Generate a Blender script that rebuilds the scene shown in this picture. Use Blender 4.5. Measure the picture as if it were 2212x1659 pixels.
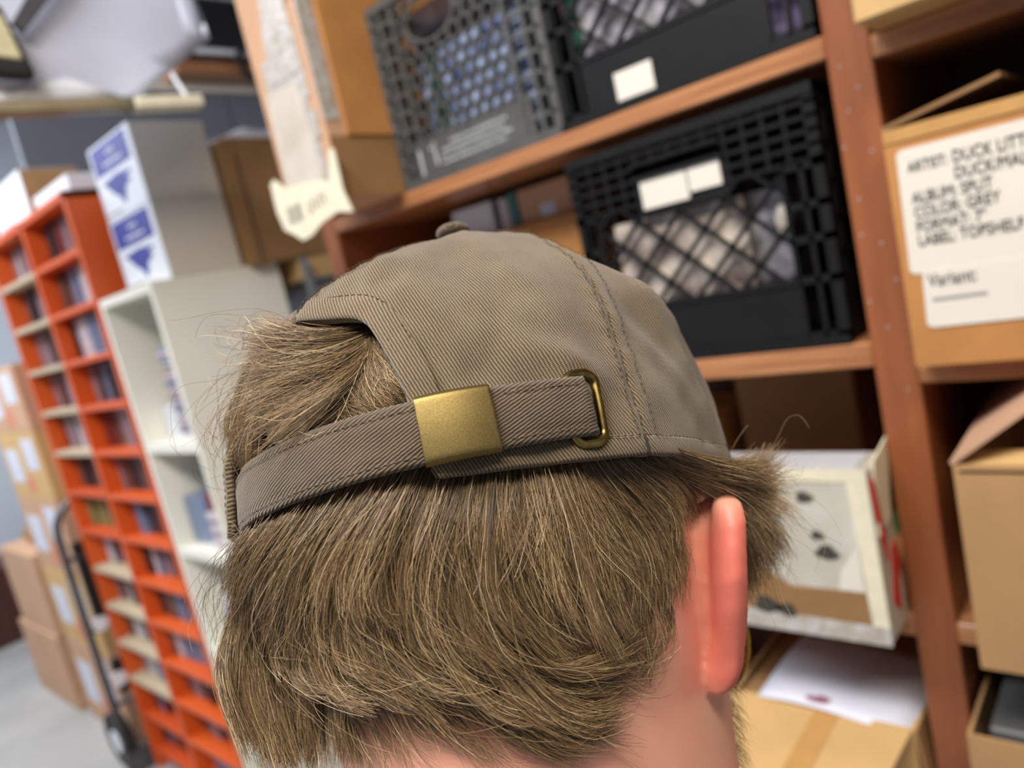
import bpy, bmesh, math, random
import numpy as np
from mathutils import Vector, Matrix, noise

# ------------------------------------------------------------------ scene set-up
scene = bpy.context.scene
COL = scene.collection
for o in list(bpy.data.objects):
    bpy.data.objects.remove(o)
rnd = random.Random(7)
PI = math.pi

# camera: hand-held phone, 26 mm equivalent, rolled 13 degrees, looking slightly down along the aisle
cam_d = bpy.data.cameras.new('camera')
cam = bpy.data.objects.new('camera', cam_d)
COL.objects.link(cam)
cam_d.sensor_fit = 'HORIZONTAL'
cam_d.sensor_width = 36.0
cam_d.lens = 36.0 * 1600.0 / 2212.0
cam_d.clip_start = 0.02
CAM_RIGHT = Vector((0.73562066, 0.63921301, -0.22420745))
CAM_DOWN = Vector((-0.06724316, -0.2604433, -0.96314466))
CAM_FWD = Vector((-0.67404793, 0.72358553, -0.14860477))
cm = Matrix((CAM_RIGHT, -CAM_DOWN, -CAM_FWD)).transposed().to_4x4()
cm.translation = (0, 0, 1.62)
cam.matrix_world = cm
cam_d.dof.use_dof = True
cam_d.dof.focus_distance = 0.207
cam_d.dof.aperture_fstop = 8.8
scene.camera = cam

# world: a dim neutral room fill
world = bpy.data.worlds.new('world')
scene.world = world
world.use_nodes = True
world.node_tree.nodes['Background'].inputs[0].default_value = (0.95, 0.97, 1.0, 1)
world.node_tree.nodes['Background'].inputs[1].default_value = 0.12

scene.cycles.max_bounces = 8
scene.cycles.transparent_max_bounces = 6
scene.view_settings.view_transform = 'Standard'
scene.view_settings.look = 'None'
scene.view_settings.gamma = 1.0
scene.view_settings.exposure = 0.0
scene.view_settings.use_curve_mapping = False


def area(name, loc, target, sx, sy, power, col):
    d = bpy.data.lights.new(name, 'AREA')
    d.shape = 'RECTANGLE'
    d.size, d.size_y, d.energy, d.color = sx, sy, power, col
    o = bpy.data.objects.new(name, d)
    COL.objects.link(o)
    o.location = loc
    o.rotation_euler = (Vector(target) - Vector(loc)).to_track_quat('-Z', 'Y').to_euler()
    return o


area('ceiling_lamp_warm', (0.42, -0.45, 3.1), (0.0, 0.3, 1.3), 1.3, 0.4, 37, (1.0, 0.89, 0.73))
area('fill_light_mid', (-0.6, -0.8, 3.3), (-1.2, 0.6, 1.3), 1.3, 0.4, 58, (0.95, 0.95, 1.0))  # unseen fill light, added to brighten side faces along the aisle
area('ceiling_lamp_cool', (-2.9, -0.7, 3.2), (-2.6, 0.7, 1.3), 1.3, 0.6, 26, (0.86, 0.92, 1.0))
area('ceiling_lamp_far', (-4.4, 0.0, 3.2), (-4.2, 0.6, 0.8), 1.4, 0.8, 85, (0.88, 0.93, 1.0))
ORD = ['first', 'second', 'third', 'fourth', 'fifth', 'sixth', 'seventh', 'eighth', 'ninth', 'tenth', 'eleventh', 'twelfth', 'thirteenth', 'fourteenth',
       'fifteenth', 'sixteenth', 'seventeenth', 'eighteenth', 'nineteenth', 'twentieth', 'twenty-first', 'twenty-second', 'twenty-third', 'twenty-fourth', 'twenty-fifth']


# ------------------------------------------------------------------ materials
def lin(c):
    return tuple(((v / 255) / 12.92 if v / 255 <= 0.04045 else ((v / 255 + 0.055) / 1.055) ** 2.4) for v in c) + (1.0,)


MATS = {}


def mat(name, rgb, rough=0.6, metal=0.0, var=0.0, vscale=20.0, rgb2=None, bump=0.0, bscale=200.0, stretch=(1, 1, 1),
        coat=0.0, spec=0.5, detail=4.0):
    m = bpy.data.materials.new(name)
    m.use_nodes = True
    nt = m.node_tree
    b = nt.nodes['Principled BSDF']
    b.inputs['Base Color'].default_value = lin(rgb)
    b.inputs['Roughness'].default_value = rough
    b.inputs['Metallic'].default_value = metal
    b.inputs['Specular IOR Level'].default_value = spec
    if coat:
        b.inputs['Coat Weight'].default_value = coat
        b.inputs['Coat Roughness'].default_value = 0.15
    if var or bump or rgb2:
        tc = nt.nodes.new('ShaderNodeTexCoord')
        mp = nt.nodes.new('ShaderNodeMapping')
        mp.inputs['Scale'].default_value = stretch
        nt.links.new(tc.outputs['Object'], mp.inputs['Vector'])
        if var or rgb2:
            n = nt.nodes.new('ShaderNodeTexNoise')
            n.inputs['Scale'].default_value = vscale
            n.inputs['Detail'].default_value = detail
            nt.links.new(mp.outputs[0], n.inputs['Vector'])
            r = nt.nodes.new('ShaderNodeValToRGB')
            c1 = lin(rgb)
            c2 = lin(rgb2) if rgb2 else tuple(max(0.0, v * (1 - var)) for v in c1[:3]) + (1.0,)
            r.color_ramp.elements[0].position = 0.35
            r.color_ramp.elements[1].position = 0.65
            r.color_ramp.elements[0].color = c2
            r.color_ramp.elements[1].color = c1
            nt.links.new(n.outputs['Fac'], r.inputs['Fac'])
            nt.links.new(r.outputs['Color'], b.inputs['Base Color'])
        if bump:
            n2 = nt.nodes.new('ShaderNodeTexNoise')
            n2.inputs['Scale'].default_value = bscale
            nt.links.new(mp.outputs[0], n2.inputs['Vector'])
            bp = nt.nodes.new('ShaderNodeBump')
            bp.inputs['Strength'].default_value = bump
            bp.inputs['Distance'].default_value = 0.002
            nt.links.new(n2.outputs['Fac'], bp.inputs['Height'])
            nt.links.new(bp.outputs['Normal'], b.inputs['Normal'])
    MATS[name] = m
    return m


M_concrete = mat('concrete', (176, 174, 170), 0.7, var=0.18, vscale=2.5, bump=0.1, bscale=60)
M_wall_white = mat('wall_paint_white', (205, 212, 222), 0.8, var=0.04, vscale=3)
M_wall_grey = mat('partition_grey', (112, 114, 124), 0.7, var=0.08, vscale=4)
M_ceiling = mat('ceiling_paint', (190, 190, 190), 0.9, var=0.03)
M_wood = mat('varnished_wood', (184, 128, 84), 0.38, rgb2=(152, 98, 60), vscale=9, stretch=(0.6, 14, 14), coat=0.25)
M_wood_post = mat('varnished_wood_upright', (150, 88, 50), 0.4, rgb2=(134, 74, 42), vscale=7, stretch=(7, 7, 0.7), coat=0.25)
M_wood_dark = mat('dark_wood_panel', (78, 36, 24), 0.55, rgb2=(58, 26, 18), vscale=7, stretch=(8, 8, 0.6))
M_card = mat('cardboard', (178, 138, 92), 0.8, var=0.16, vscale=14, bump=0.12, bscale=240, stretch=(1, 1, 0.4))
M_card_light = mat('pale_cardboard', (206, 168, 112), 0.75, var=0.12, vscale=11, bump=0.1, bscale=240, stretch=(1, 1, 0.4))
M_card_orange = mat('orange_cardboard', (188, 130, 70), 0.7, var=0.2, vscale=10, bump=0.1, bscale=200)
M_card_brown = mat('brown_cardboard', (150, 112, 70), 0.8, var=0.15, vscale=8, bump=0.1, bscale=240)
M_card_dark = mat('dark_cardboard', (104, 78, 52), 0.85, var=0.2, vscale=8)
M_card_pink = mat('pinkish_cardboard', (200, 158, 126), 0.8, var=0.12, vscale=8, bump=0.1, bscale=240)
M_tape = mat('packing_tape', (196, 150, 92), 0.18, var=0.1, vscale=30, bump=0.5, bscale=60)
M_clear_tape = mat('crinkled_clear_tape', (196, 192, 188), 0.12, rgb2=(172, 162, 148), vscale=60, bump=1.0, bscale=110, coat=0.6)
M_paper = mat('white_paper', (224, 217, 204), 0.6, var=0.04, vscale=12)
M_paper_cool = mat('cool_white_paper', (214, 216, 228), 0.6, var=0.08, vscale=4)
M_label_yellow = mat('yellowed_label', (232, 224, 196), 0.5, var=0.12, vscale=40)
M_ink = mat('black_ink', (40, 38, 38), 0.7)
M_ink_grey = mat('grey_ink', (150, 146, 140), 0.7)
M_crate_black = mat('black_crate_plastic', (20, 20, 21), 0.48, var=0.25, vscale=30, bump=0.06, bscale=300, spec=0.28)
M_crate_grey = mat('grey_crate_plastic', (84, 84, 82), 0.45, var=0.25, vscale=25, bump=0.06, bscale=300)
M_print_pale = mat('pale_print', (176, 180, 180), 0.6, var=0.3, vscale=90)
M_orange = mat('orange_laminate', (224, 94, 34), 0.4, var=0.1, vscale=5)
M_orange_in = mat('deep_orange_laminate', (204, 78, 28), 0.45, var=0.12, vscale=5)
M_beige_edge = mat('beige_shelf_edge', (196, 176, 146), 0.55, var=0.1, vscale=10)
M_case_white = mat('cream_laminate', (242, 239, 224), 0.5, var=0.04, vscale=4)
M_mail_white = mat('white_mailing_card', (232, 234, 240), 0.6, var=0.03, vscale=8)
M_mail_side = mat('greyed_kraft_side', (222, 215, 200), 0.7, var=0.05, vscale=6)
M_blue = mat('blue_print', (52, 58, 150), 0.6, var=0.08, vscale=40)
M_steel = mat('galvanised_steel', (150, 154, 156), 0.35, metal=0.8, var=0.1, vscale=20)
M_dark_steel = mat('dark_grey_tube', (92, 92, 94), 0.45, metal=0.4, var=0.15, vscale=20)
M_black = mat('black_plastic', (22, 22, 24), 0.5)
M_rubber = mat('black_rubber', (34, 32, 32), 0.8)
M_red = mat('red_print', (204, 44, 34), 0.6, var=0.1, vscale=30)
M_green = mat('green_print', (50, 128, 62), 0.6, var=0.1, vscale=30)
M_dirt = mat('dark_scuff', (66, 64, 56), 0.8, var=0.4, vscale=120)
M_teal = mat('teal_card', (70, 130, 130), 0.5)
M_plum = mat('plum_stain', (150, 90, 110), 0.7)
M_yellow_plate = mat('pale_yellow_plate', (206, 198, 158), 0.5, var=0.15, vscale=60)
M_gold = mat('gold_metal', (196, 158, 84), 0.25, metal=0.9)
M_dark_bag = mat('dark_brown_paper', (70, 46, 32), 0.5, var=0.2, vscale=20)
M_grey_lid = mat('dark_grey_card', (82, 84, 84), 0.5, var=0.1, vscale=14)


def shiny(name, rgb, rgb2, sc):
    return mat(name, rgb, 0.12, rgb2=rgb2, vscale=sc, bump=0.7, bscale=45, coat=0.8)


M_sleeves = [shiny('blue_sleeve', (204, 216, 246), (52, 70, 122), 44), shiny('pale_sleeve', (190, 186, 190), (60, 56, 64), 24),
             shiny('dark_sleeve', (64, 58, 64), (28, 26, 30), 30), shiny('green_sleeve', (70, 124, 100), (34, 50, 46), 34),
             shiny('warm_sleeve', (222, 206, 190), (84, 68, 66), 20), shiny('violet_sleeve', (150, 138, 170), (70, 62, 84), 30)]
M_disc = [mat('disc_' + n, c, 0.3, var=0.2, vscale=60) for n, c in
          [('white', (214, 206, 210)), ('dark', (58, 44, 46)), ('brown', (120, 84, 74)), ('mauve', (160, 134, 140)),
           ('blue', (120, 136, 166)), ('red', (130, 52, 46)), ('olive', (150, 146, 96))]]


# ------------------------------------------------------------------ mesh helpers
WL = {}


def wloc(o):
    return WL.get(o.name, Vector((0, 0, 0)))


def tag(o, label=None, cat=None, group=None, kind=None):
    for k, v in (('label', label), ('category', cat), ('group', group), ('kind', kind)):
        if v:
            o[k] = v
    return o


def thing(name, loc, label, cat, group=None):
    o = bpy.data.objects.new(name, None)
    COL.objects.link(o)
    o.location = loc
    o.empty_display_size = 0.05
    WL[o.name] = Vector(loc)
    return tag(o, label, cat, group)


class MB:
    def __init__(self):
        self.v = []
        self.f = []

    def add(self, verts, faces):
        n = len(self.v)
        self.v += [tuple(p) for p in verts]
        self.f += [tuple(i + n for i in f) for f in faces]
        return self

    def box(self, x0, x1, y0, y1, z0, z1):
        return self.add([(x0, y0, z0), (x1, y0, z0), (x1, y1, z0), (x0, y1, z0), (x0, y0, z1), (x1, y0, z1), (x1, y1, z1), (x0, y1, z1)],
                        [(0, 3, 2, 1), (4, 5, 6, 7), (0, 1, 5, 4), (1, 2, 6, 5), (2, 3, 7, 6), (3, 0, 4, 7)])

    def hexa(self, p):
        """eight corners: bottom ring then top ring"""
        return self.add(p, [(0, 3, 2, 1), (4, 5, 6, 7), (0, 1, 5, 4), (1, 2, 6, 5), (2, 3, 7, 6), (3, 0, 4, 7)])

    def plate(self, quad, thick, nrm):
        n = Vector(nrm).normalized() * thick
        q = [Vector(p) for p in quad]
        return self.hexa(q + [p + n for p in q]) if len(q) == 4 else self.prism(q, n)

    def prism(self, pts, n):
        k = len(pts)
        a = [Vector(p) for p in pts]
        b = [p + Vector(n) for p in a]
        fs = [tuple(range(k - 1, -1, -1)), tuple(range(k, 2 * k))]
        fs += [(i, (i + 1) % k, k + (i + 1) % k, k + i) for i in range(k)]
        return self.add(a + b, fs)

    def bar(self, a, b, w, d, up=(0, 1, 0)):
        """rectangular bar from a to b, w across, d along `up`"""
        a, b = Vector(a), Vector(b)
        t = (b - a).normalized()
        u = Vector(up)
        s = t.cross(u).normalized() * w / 2
        u = s.cross(t).normalized() * d / 2
        return self.hexa([a - s - u, a + s - u, b + s - u, b - s - u, a - s + u, a + s + u, b + s + u, b - s + u])

    def tube(self, path, r, n=10, closed=False):
        P = [Vector(p) for p in path]
        k = len(P)
        rr = r if hasattr(r, '__len__') else [r] * k
        rings = []
        ref = None
        for i, p in enumerate(P):
            if closed:
                t = (P[(i + 1) % k] - P[i - 1]).normalized()
            else:
                t = (P[min(i + 1, k - 1)] - P[max(i - 1, 0)]).normalized()
            if ref is None:
                ref = Vector((0, 0, 1)) if abs(t.z) < 0.9 else Vector((1, 0, 0))
            u = (ref - t * ref.dot(t)).normalized()
            ref = u
            w = t.cross(u)
            rings.append([p + (u * math.cos(2 * PI * j / n) + w * math.sin(2 * PI * j / n)) * rr[i] for j in range(n)])
        vs = [q for rg in rings for q in rg]
        fs = []
        for i in range(k if closed else k - 1):
            a, b = i * n, ((i + 1) % k) * n
            fs += [(a + j, a + (j + 1) % n, b + (j + 1) % n, b + j) for j in range(n)]
        if not closed:
            fs += [tuple(range(n - 1, -1, -1)), tuple((k - 1) * n + j for j in range(n))]
        return self.add(vs, fs)

    def build(self, name, m, parent=None, bevel=0.0, smooth=False, segs=1, origin=None):
        v = np.array(self.v, dtype=float)
        me = bpy.data.meshes.new(name)
        pw = wloc(parent) if parent else Vector((0, 0, 0))
        lo, hi = v.min(0), v.max(0)
        org = Vector(((lo[0] + hi[0]) / 2, (lo[1] + hi[1]) / 2, lo[2])) if origin is None else Vector(origin)
        me.from_pydata([tuple(p) for p in (v - np.array(org))], [], self.f)
        if bevel:
            bm = bmesh.new()
            bm.from_mesh(me)
            bmesh.ops.bevel(bm, geom=list(bm.edges), offset=bevel, segments=segs, profile=0.6, affect='EDGES', clamp_overlap=True)
            bm.to_mesh(me)
            bm.free()
        me.update()
        if smooth:
            me.polygons.foreach_set('use_smooth', [True] * len(me.polygons))
        if m:
            me.materials.append(m)
        o = bpy.data.objects.new(name, me)
        COL.objects.link(o)
        WL[o.name] = org
        if parent:
            o.parent = parent
        o.location = org - pw
        return o


def bx(name, m, x0, x1, y0, y1, z0, z1, parent=None, bevel=0.0):
    return MB().box(x0, x1, y0, y1, z0, z1).build(name, m, parent, bevel)


def structure(o):
    o['kind'] = 'structure'
    return o


def text(name, body, loc, xdir, zdir, size, m, parent, sx=1.0):
    c = bpy.data.curves.new(name, 'FONT')
    c.body = body
    c.size = size
    c.extrude = 0.0002
    c.resolution_u = 3
    o = bpy.data.objects.new(name, c)
    COL.objects.link(o)
    x, z = Vector(xdir).normalized(), Vector(zdir).normalized()
    y = x.cross(z)   # text plane: local X right, local Y up, local Z out of the page
    bpy.context.view_layer.update()
    me = bpy.data.meshes.new_from_object(o)
    bpy.data.objects.remove(o)
    bpy.data.curves.remove(c)
    R = Matrix((x * sx, z, x.cross(z))).transposed()
    for v in me.vertices:
        v.co = R @ v.co
    me.materials.clear()
    me.materials.append(m)
    o = bpy.data.objects.new(name, me)
    COL.objects.link(o)
    o.parent = parent
    o.location = Vector(loc) - wloc(parent)
    WL[o.name] = Vector(loc)
    return o


def copy_tree(o, parent=None):
    c = o.copy()
    COL.objects.link(c)
    if parent:
        c.parent = parent
    for ch in list(o.children):
        copy_tree(ch, c)
    return c

# ------------------------------------------------------------------ the room
structure(bx('floor', M_concrete, -6.3, 2.6, -2.6, 3.4, -0.1, 0.0))
structure(bx('ceiling', M_ceiling, -6.3, 2.6, -2.6, 3.4, 3.5, 3.6))
structure(bx('wall_left', M_wall_white, -6.4, -6.3, -2.6, 3.4, 0, 3.5))
structure(bx('wall_right', M_wall_white, 2.6, 2.7, -2.6, 3.4, 0, 3.5))
structure(bx('wall_back', M_wall_white, -6.4, 2.7, 3.4, 3.5, 0, 3.5))
structure(bx('wall_front', M_wall_white, -6.4, 2.7, -2.7, -2.6, 0, 3.5))

M_bright = mat('glint_pale', (225, 220, 214), 0.15, metal=0.6)  # pale metal that paints the glints on the upright
# ------------------------------------------------------------------ brown wooden shelving
SY0, SY1 = 0.85, 1.2
sh = thing('wooden_shelving', (-0.25, 1.0, 0), 'brown varnished wooden shelving holding milk crates and cartons', 'shelving')
for xa, xb in ((-1.175, -1.135), (-0.255, -0.212), (0.66, 0.70)):
    up = bx('upright', M_wood_post, xa, xb, SY0, SY1, 0, 2.45, sh, 0.0015)
    if xa == -0.255:
        for k, (dx, z) in enumerate([(0.014, 1.70), (0.004, 1.665), (0.03, 1.655), (0.011, 1.61), (0.008, 1.572), (0.026, 1.56), (0.006, 1.50),
                                     (0.035, 1.52), (0.020, 1.47), (0.03, 1.40), (0.012, 1.745), (0.026, 1.72)]):
            mb = MB()
            mb.tube([(xa + dx, SY0 + 0.0004, z), (xa + dx, SY0 - 0.0007, z)], 0.0013, 8)
            mb.build('glint_stud', M_bright, up)  # added bright studs stand in for glints off dents in the wood
for z0, z1 in ((0.08, 0.11), (0.45, 0.476), (0.775, 0.803), (1.102, 1.13), (1.427, 1.455), (1.757, 1.781), (2.40, 2.43)):
    bx('shelf_board', M_wood, -1.135, -0.255, SY0, SY1, z0, z1, sh, 0.002)
for z0, z1 in ((0.08, 0.11), (0.45, 0.476), (0.775, 0.80), (1.10, 1.126), (1.405, 1.432), (1.742, 1.766), (2.40, 2.43)):
    bx('shelf_board', M_wood, -0.212, 0.66, SY0, SY1, z0, z1, sh, 0.002)
bx('back_panel', M_wood_dark, -1.175, 0.70, SY1, SY1 + 0.012, 0, 2.45, sh)


# ------------------------------------------------------------------ milk crates
def crate(x0, x1, y0, z0, h, m, style, label, group='milk crates on the wooden shelving'):
    w, d = x1 - x0, 0.315
    y1, z1 = y0 + d, z0 + h
    t = thing('milk_crate', ((x0 + x1) / 2, y0 + d / 2, z0), label, 'crate', group)
    T = 0.006                                   # wall thickness

    def X(u): return x0 + u * w

    def Z(v): return z0 + v * h
    # four walls and the bottom: frame posts, rims
    f = MB()
    for (a, b) in ((x0, x0 + 0.012), (x1 - 0.012, x1)):
        f.box(a, b, y0, y0 + 0.012, z0, z1)
        f.box(a, b, y1 - 0.012, y1, z0, z1)
    f.box(x0, x1, y0 - 0.002, y0 + 0.01, z1 - 0.012, z1)
    f.box(x0, x1, y1 - 0.01, y1, z1 - 0.012, z1)
    f.box(x0, x0 + 0.01, y0, y1, z1 - 0.012, z1)
    f.box(x1 - 0.01, x1, y0, y1, z1 - 0.012, z1)
    f.box(x0, x1, y0 - 0.002, y0 + 0.01, z0, z0 + 0.012)
    f.build('frame', m, t)
    b = MB().box(x0 + 0.004, x1 - 0.004, y0 + 0.004, y1 - 0.004, z0, z0 + 0.008)
    b.build('base', m, t)
    for nm, xa in (('left', x0), ('right', x1 - T)):
        s = MB()
        s.box(xa, xa + T, y0 + 0.01, y1 - 0.01, z0 + 0.01, Z(0.28))
        for k in range(5):
            yy = y0 + 0.03 + k * (d - 0.06) / 4
            s.box(xa, xa + T, yy - 0.003, yy + 0.003, Z(0.28), z1)
        for k in range(5):
            zz = Z(0.36 + 0.14 * k)
            s.box(xa, xa + T, y0 + 0.01, y1 - 0.01, zz - 0.002, zz + 0.002)
        s.build('side_wall', m, t)
    bk = MB().box(x0 + 0.01, x1 - 0.01, y1 - T, y1, z0 + 0.01, Z(0.3))
    for k in range(9):
        xx = X(0.1 + k * 0.1)
        bk.box(xx - 0.003, xx + 0.003, y1 - T, y1, Z(0.3), z1)
    bk.build('back_wall', m, t)
    lat = MB()

    def seg(u0, v0, u1, v1, wd=0.005, dp=0.008):
        lat.bar((X(u0), y0 + 0.004, Z(v0)), (X(u1), y0 + 0.004, Z(v1)), wd, dp)

    def clipline(px, pz, dx, dz, box, hole=None):
        """line through (px,pz) in direction (dx,dz), clipped to a rectangle (metres), leaving the hole out"""
        ts = []
        lo, hi = -9.0, 9.0
        for p, q, a, c in ((px, dx, box[0], box[1]), (pz, dz, box[2], box[3])):
            t0, t1 = (a - p) / q, (c - p) / q
            lo, hi = max(lo, min(t0, t1)), min(hi, max(t0, t1))
        if hi - lo < 0.004:
            return
        spans = [(lo, hi)]
        if hole:
            l2, h2 = lo, hi
            for p, q, a, c in ((px, dx, hole[0], hole[1]), (pz, dz, hole[2], hole[3])):
                t0, t1 = (a - p) / q, (c - p) / q
                l2, h2 = max(l2, min(t0, t1)), min(h2, max(t0, t1))
            if h2 > l2:
                spans = [(lo, l2), (h2, hi)]
        for a, c in spans:
            if c - a > 0.003:
                lat.bar((px + dx * a, y0 + 0.004, pz + dz * a), (px + dx * c, y0 + 0.004, pz + dz * c), 0.0042, 0.008)
    band = MB()
    if style == 'diamond':
        band.box(X(0.12), X(0.86), y0 + 0.001, y0 + 0.007, Z(0.02), Z(0.255))
        # top zone: fine rectangular grid, handle slot, sticker plate
        hx0, hx1, hz0, hz1 = X(0.31), X(0.655), Z(0.832), Z(0.895)
        for k in range(6):
            zz = Z(0.985 - k * 0.052)
            if hz0 < zz < hz1:
                lat.box(x0, hx0, y0, y0 + 0.008, zz - 0.0022, zz + 0.0022)
                lat.box(hx1, x1, y0, y0 + 0.008, zz - 0.0022, zz + 0.0022)
            else:
                lat.box(x0, x1, y0, y0 + 0.008, zz - 0.0022, zz + 0.0022)
        for k in range(14):
            u = 0.03 + k * 0.072
            zlow = Z(0.72)
            if hx0 < X(u) < hx1:
                zlow = hz1
            lat.box(X(u) - 0.0022, X(u) + 0.0022, y0 + 0.001, y0 + 0.007, zlow, z1)
        # handle rim and sticker plate
        lat.bar((hx0 - 0.004, y0 + 0.002, hz0), (hx1 + 0.004, y0 + 0.002, hz0), 0.006, 0.014)
        lat.bar((hx0 - 0.004, y0 + 0.002, hz1), (hx1 + 0.004, y0 + 0.002, hz1), 0.005, 0.014)
        lat.box(hx0 - 0.004, hx1 + 0.004, y0 + 0.001, y0 + 0.006, Z(0.665), hz0)
        # the diamond lattice
        bb = (X(0.10), X(0.86), Z(0.26), Z(0.72))
        hole = (hx0 - 0.004, hx1 + 0.004, Z(0.665), Z(0.75))
        step = 0.060
        for k in range(-12, 24):
            clipline(bb[0] + k * step, bb[2], 1, 0.95, bb, hole)
            clipline(bb[0] + k * step, bb[2], -1, 0.95, bb, hole)
        # side columns
        for u in (0.035, 0.10, 0.86, 0.925):
            lat.box(X(u) - 0.0025, X(u) + 0.0025, y0, y0 + 0.008, z0 + 0.01, Z(0.72))
        for v in (0.045, 0.27, 0.43, 0.56, 0.71):
            for a, c in ((0.0, 0.12), (0.86, 1.0)):
                lat.box(X(a), X(c), y0, y0 + 0.010, Z(v) - 0.004, Z(v) + 0.004)
        lat.box(X(0.12), X(0.86), y0 - 0.001, y0 + 0.01, Z(0.255), Z(0.28))
    else:
        band.box(X(0.11), X(0.86), y0 + 0.001, y0 + 0.007, Z(0.02), Z(0.235))
        # side columns of square cells
        for a, c, nn in ((0.0, 0.16, 2), (0.82, 1.0, 2)):
            for k in range(nn + 1):
                u = a + (c - a) * k / nn
                lat.box(X(u) - 0.0027, X(u) + 0.0027, y0 - 0.001, y0 + 0.010, z0 + 0.01, z1)
            for k in range(11):
                zz = Z(0.02 + k * 0.096)
                lat.box(X(a), X(c), y0, y0 + 0.010, zz - 0.0026, zz + 0.0026)
        # hexagon lattice around an oval grip
        hc = (X(0.40), Z(0.80))
        R = 0.0135
        for r in range(0, 12):
            for c in range(-1, 16):
                cx = X(0.17) + c * R * 1.732 + (R * 0.866 if r % 2 else 0)
                cz = Z(0.25) + r * R * 1.5
                pts = [(cx + R * math.cos(PI / 6 + k * PI / 3), cz + R * math.sin(PI / 6 + k * PI / 3)) for k in range(6)]
                for k in (0, 1, 5):
                    (xa, za), (xb, zb) = pts[k], pts[(k + 1) % 6]
                    mx, mz = (xa + xb) / 2, (za + zb) / 2
                    if not (X(0.155) < mx < X(0.825) and Z(0.235) < mz < z1 - 0.01):
                        continue
                    if ((mx - hc[0]) / 0.052) ** 2 + ((mz - hc[1]) / 0.032) ** 2 < 1:
                        continue
                    lat.bar((xa, y0 + 0.004, za), (xb, y0 + 0.004, zb), 0.0034, 0.008)
        ring = [(hc[0] + 0.052 * math.cos(a), y0 + 0.002, hc[1] + 0.032 * math.sin(a)) for a in [2 * PI * k / 28 for k in range(28)]]
        lat.tube(ring, 0.003, 6, closed=True)
        lat.box(X(0.16), X(0.82), y0, y0 + 0.010, Z(0.225), Z(0.245))
    lat.build('lattice', m, t)
    bd = band.build('lower_band', m, t, 0.001)
    return t, bd, X, Z


cA, bdA, XA, ZA = crate(-0.9225, -0.597, 0.853, 1.781, 0.285, M_crate_grey, 'hex',
                        'grey milk crate with hexagon lattice and oval grip, beside the tall taped carton')
cB, bdB, XB, ZB = crate(-0.592, -0.262, 0.853, 1.781, 0.285, M_crate_black, 'diamond',
                        'black milk crate with one white sticker on its lower band, on the upper shelf')
cC, bdC, XC, ZC = crate(-0.607, -0.275, 0.853, 1.455, 0.288, M_crate_black, 'diamond',
                        'black milk crate with two white stickers under its handle slot, on the middle shelf')
# worn print on the grey crate's lower band
pr = MB()
for r, (xa, xb) in enumerate([(0.36, 0.72), (0.30, 0.70), (0.28, 0.74), (0.28, 0.70)]):
    zz = ZA(0.175 - r * 0.032)
    x = XA(xa)
    while x < XA(xb):
        wd = rnd.uniform(0.003, 0.009)
        pr.box(x, min(x + wd, XA(xb)), 0.8528, 0.8536, zz - 0.0022, zz + 0.0022)
        x += wd + rnd.uniform(0.0015, 0.003)
pr.box(XA(0.24), XA(0.255), 0.8528, 0.8536, ZA(0.08), ZA(0.20))
pr.box(XA(0.215), XA(0.25), 0.8528, 0.8536, ZA(0.17), ZA(0.185))
pr.box(XA(0.13), XA(0.15), 0.8528, 0.8536, ZA(0.05), ZA(0.19))
pr.build('worn_print', M_print_pale, bdA)['kind'] = 'stuff'
# white stickers
MB().box(-0.506, -0.452, 0.8525, 0.8536, 1.792, 1.827).build('sticker', M_paper, bdB, 0.0004)
pl = MB().box(-0.499, -0.434, 0.851, 0.8545, 1.655, 1.692).build('sticker', M_paper, cC, 0.0004)
MB().box(-0.432, -0.390, 0.851, 0.8545, 1.662, 1.6935).build('sticker', M_paper, cC, 0.0004)


def sleeves(x0, x1, z0, y0, n, mats, label, group, hmax=0.19):
    """record sleeves standing in a crate, facing the aisle, a little jumbled"""
    proto = {}
    for k in range(n):
        mi = mats[k % len(mats)]
        w = 0.182
        px = x0 + 0.012 + (x1 - x0 - 0.024 - w) * (rnd.random() if not ('grey' in group and k in (4, 5)) else 0.5)
        py = y0 + 0.018 + 0.013 * k
        if mi not in proto:
            s = MB().box(-w / 2, w / 2, -0.0015, 0.0015, 0, 0.182).build('record_sleeve', M_sleeves[mi], None, 0.0006, origin=(0, 0, 0))
            proto[mi] = s
            o = s
        else:
            o = proto[mi].copy()
            COL.objects.link(o)
        nm = ['blue', 'pale grey', 'near-black', 'green', 'cream', 'violet'][mi]
        if 'grey' in group and k in (4, 5):
            o.scale = (1.5, 1.0, 1.5)  # added tall dark sleeves stand in for shade behind the oval grip
            nm = 'added large ' + nm
        tag(o, label % (nm, ORD[k]), 'record', group)
        o.location = (px + w / 2, py, z0 + 0.0085)
        o.rotation_euler = (rnd.uniform(-0.03, 0.0), 0, rnd.uniform(-0.04, 0.04))


sleeves(-0.9225, -0.597, 1.781, 0.853, 12, [0, 3, 0, 0, 2, 2, 0, 1, 0, 5, 1, 3], '%s record sleeve in clear wrap, %s from the front in the grey milk crate', 'sleeves in the grey crate')
sleeves(-0.592, -0.262, 1.781, 0.853, 12, [1, 3, 1, 2, 5, 4], '%s record sleeve, %s from the front in the upper black milk crate', 'sleeves in the upper black crate')
sleeves(-0.607, -0.315, 1.455, 0.853, 12, [4, 2, 1, 4, 5, 2], '%s record sleeve, %s from the front in the lower black milk crate', 'sleeves in the lower black crate')
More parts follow.
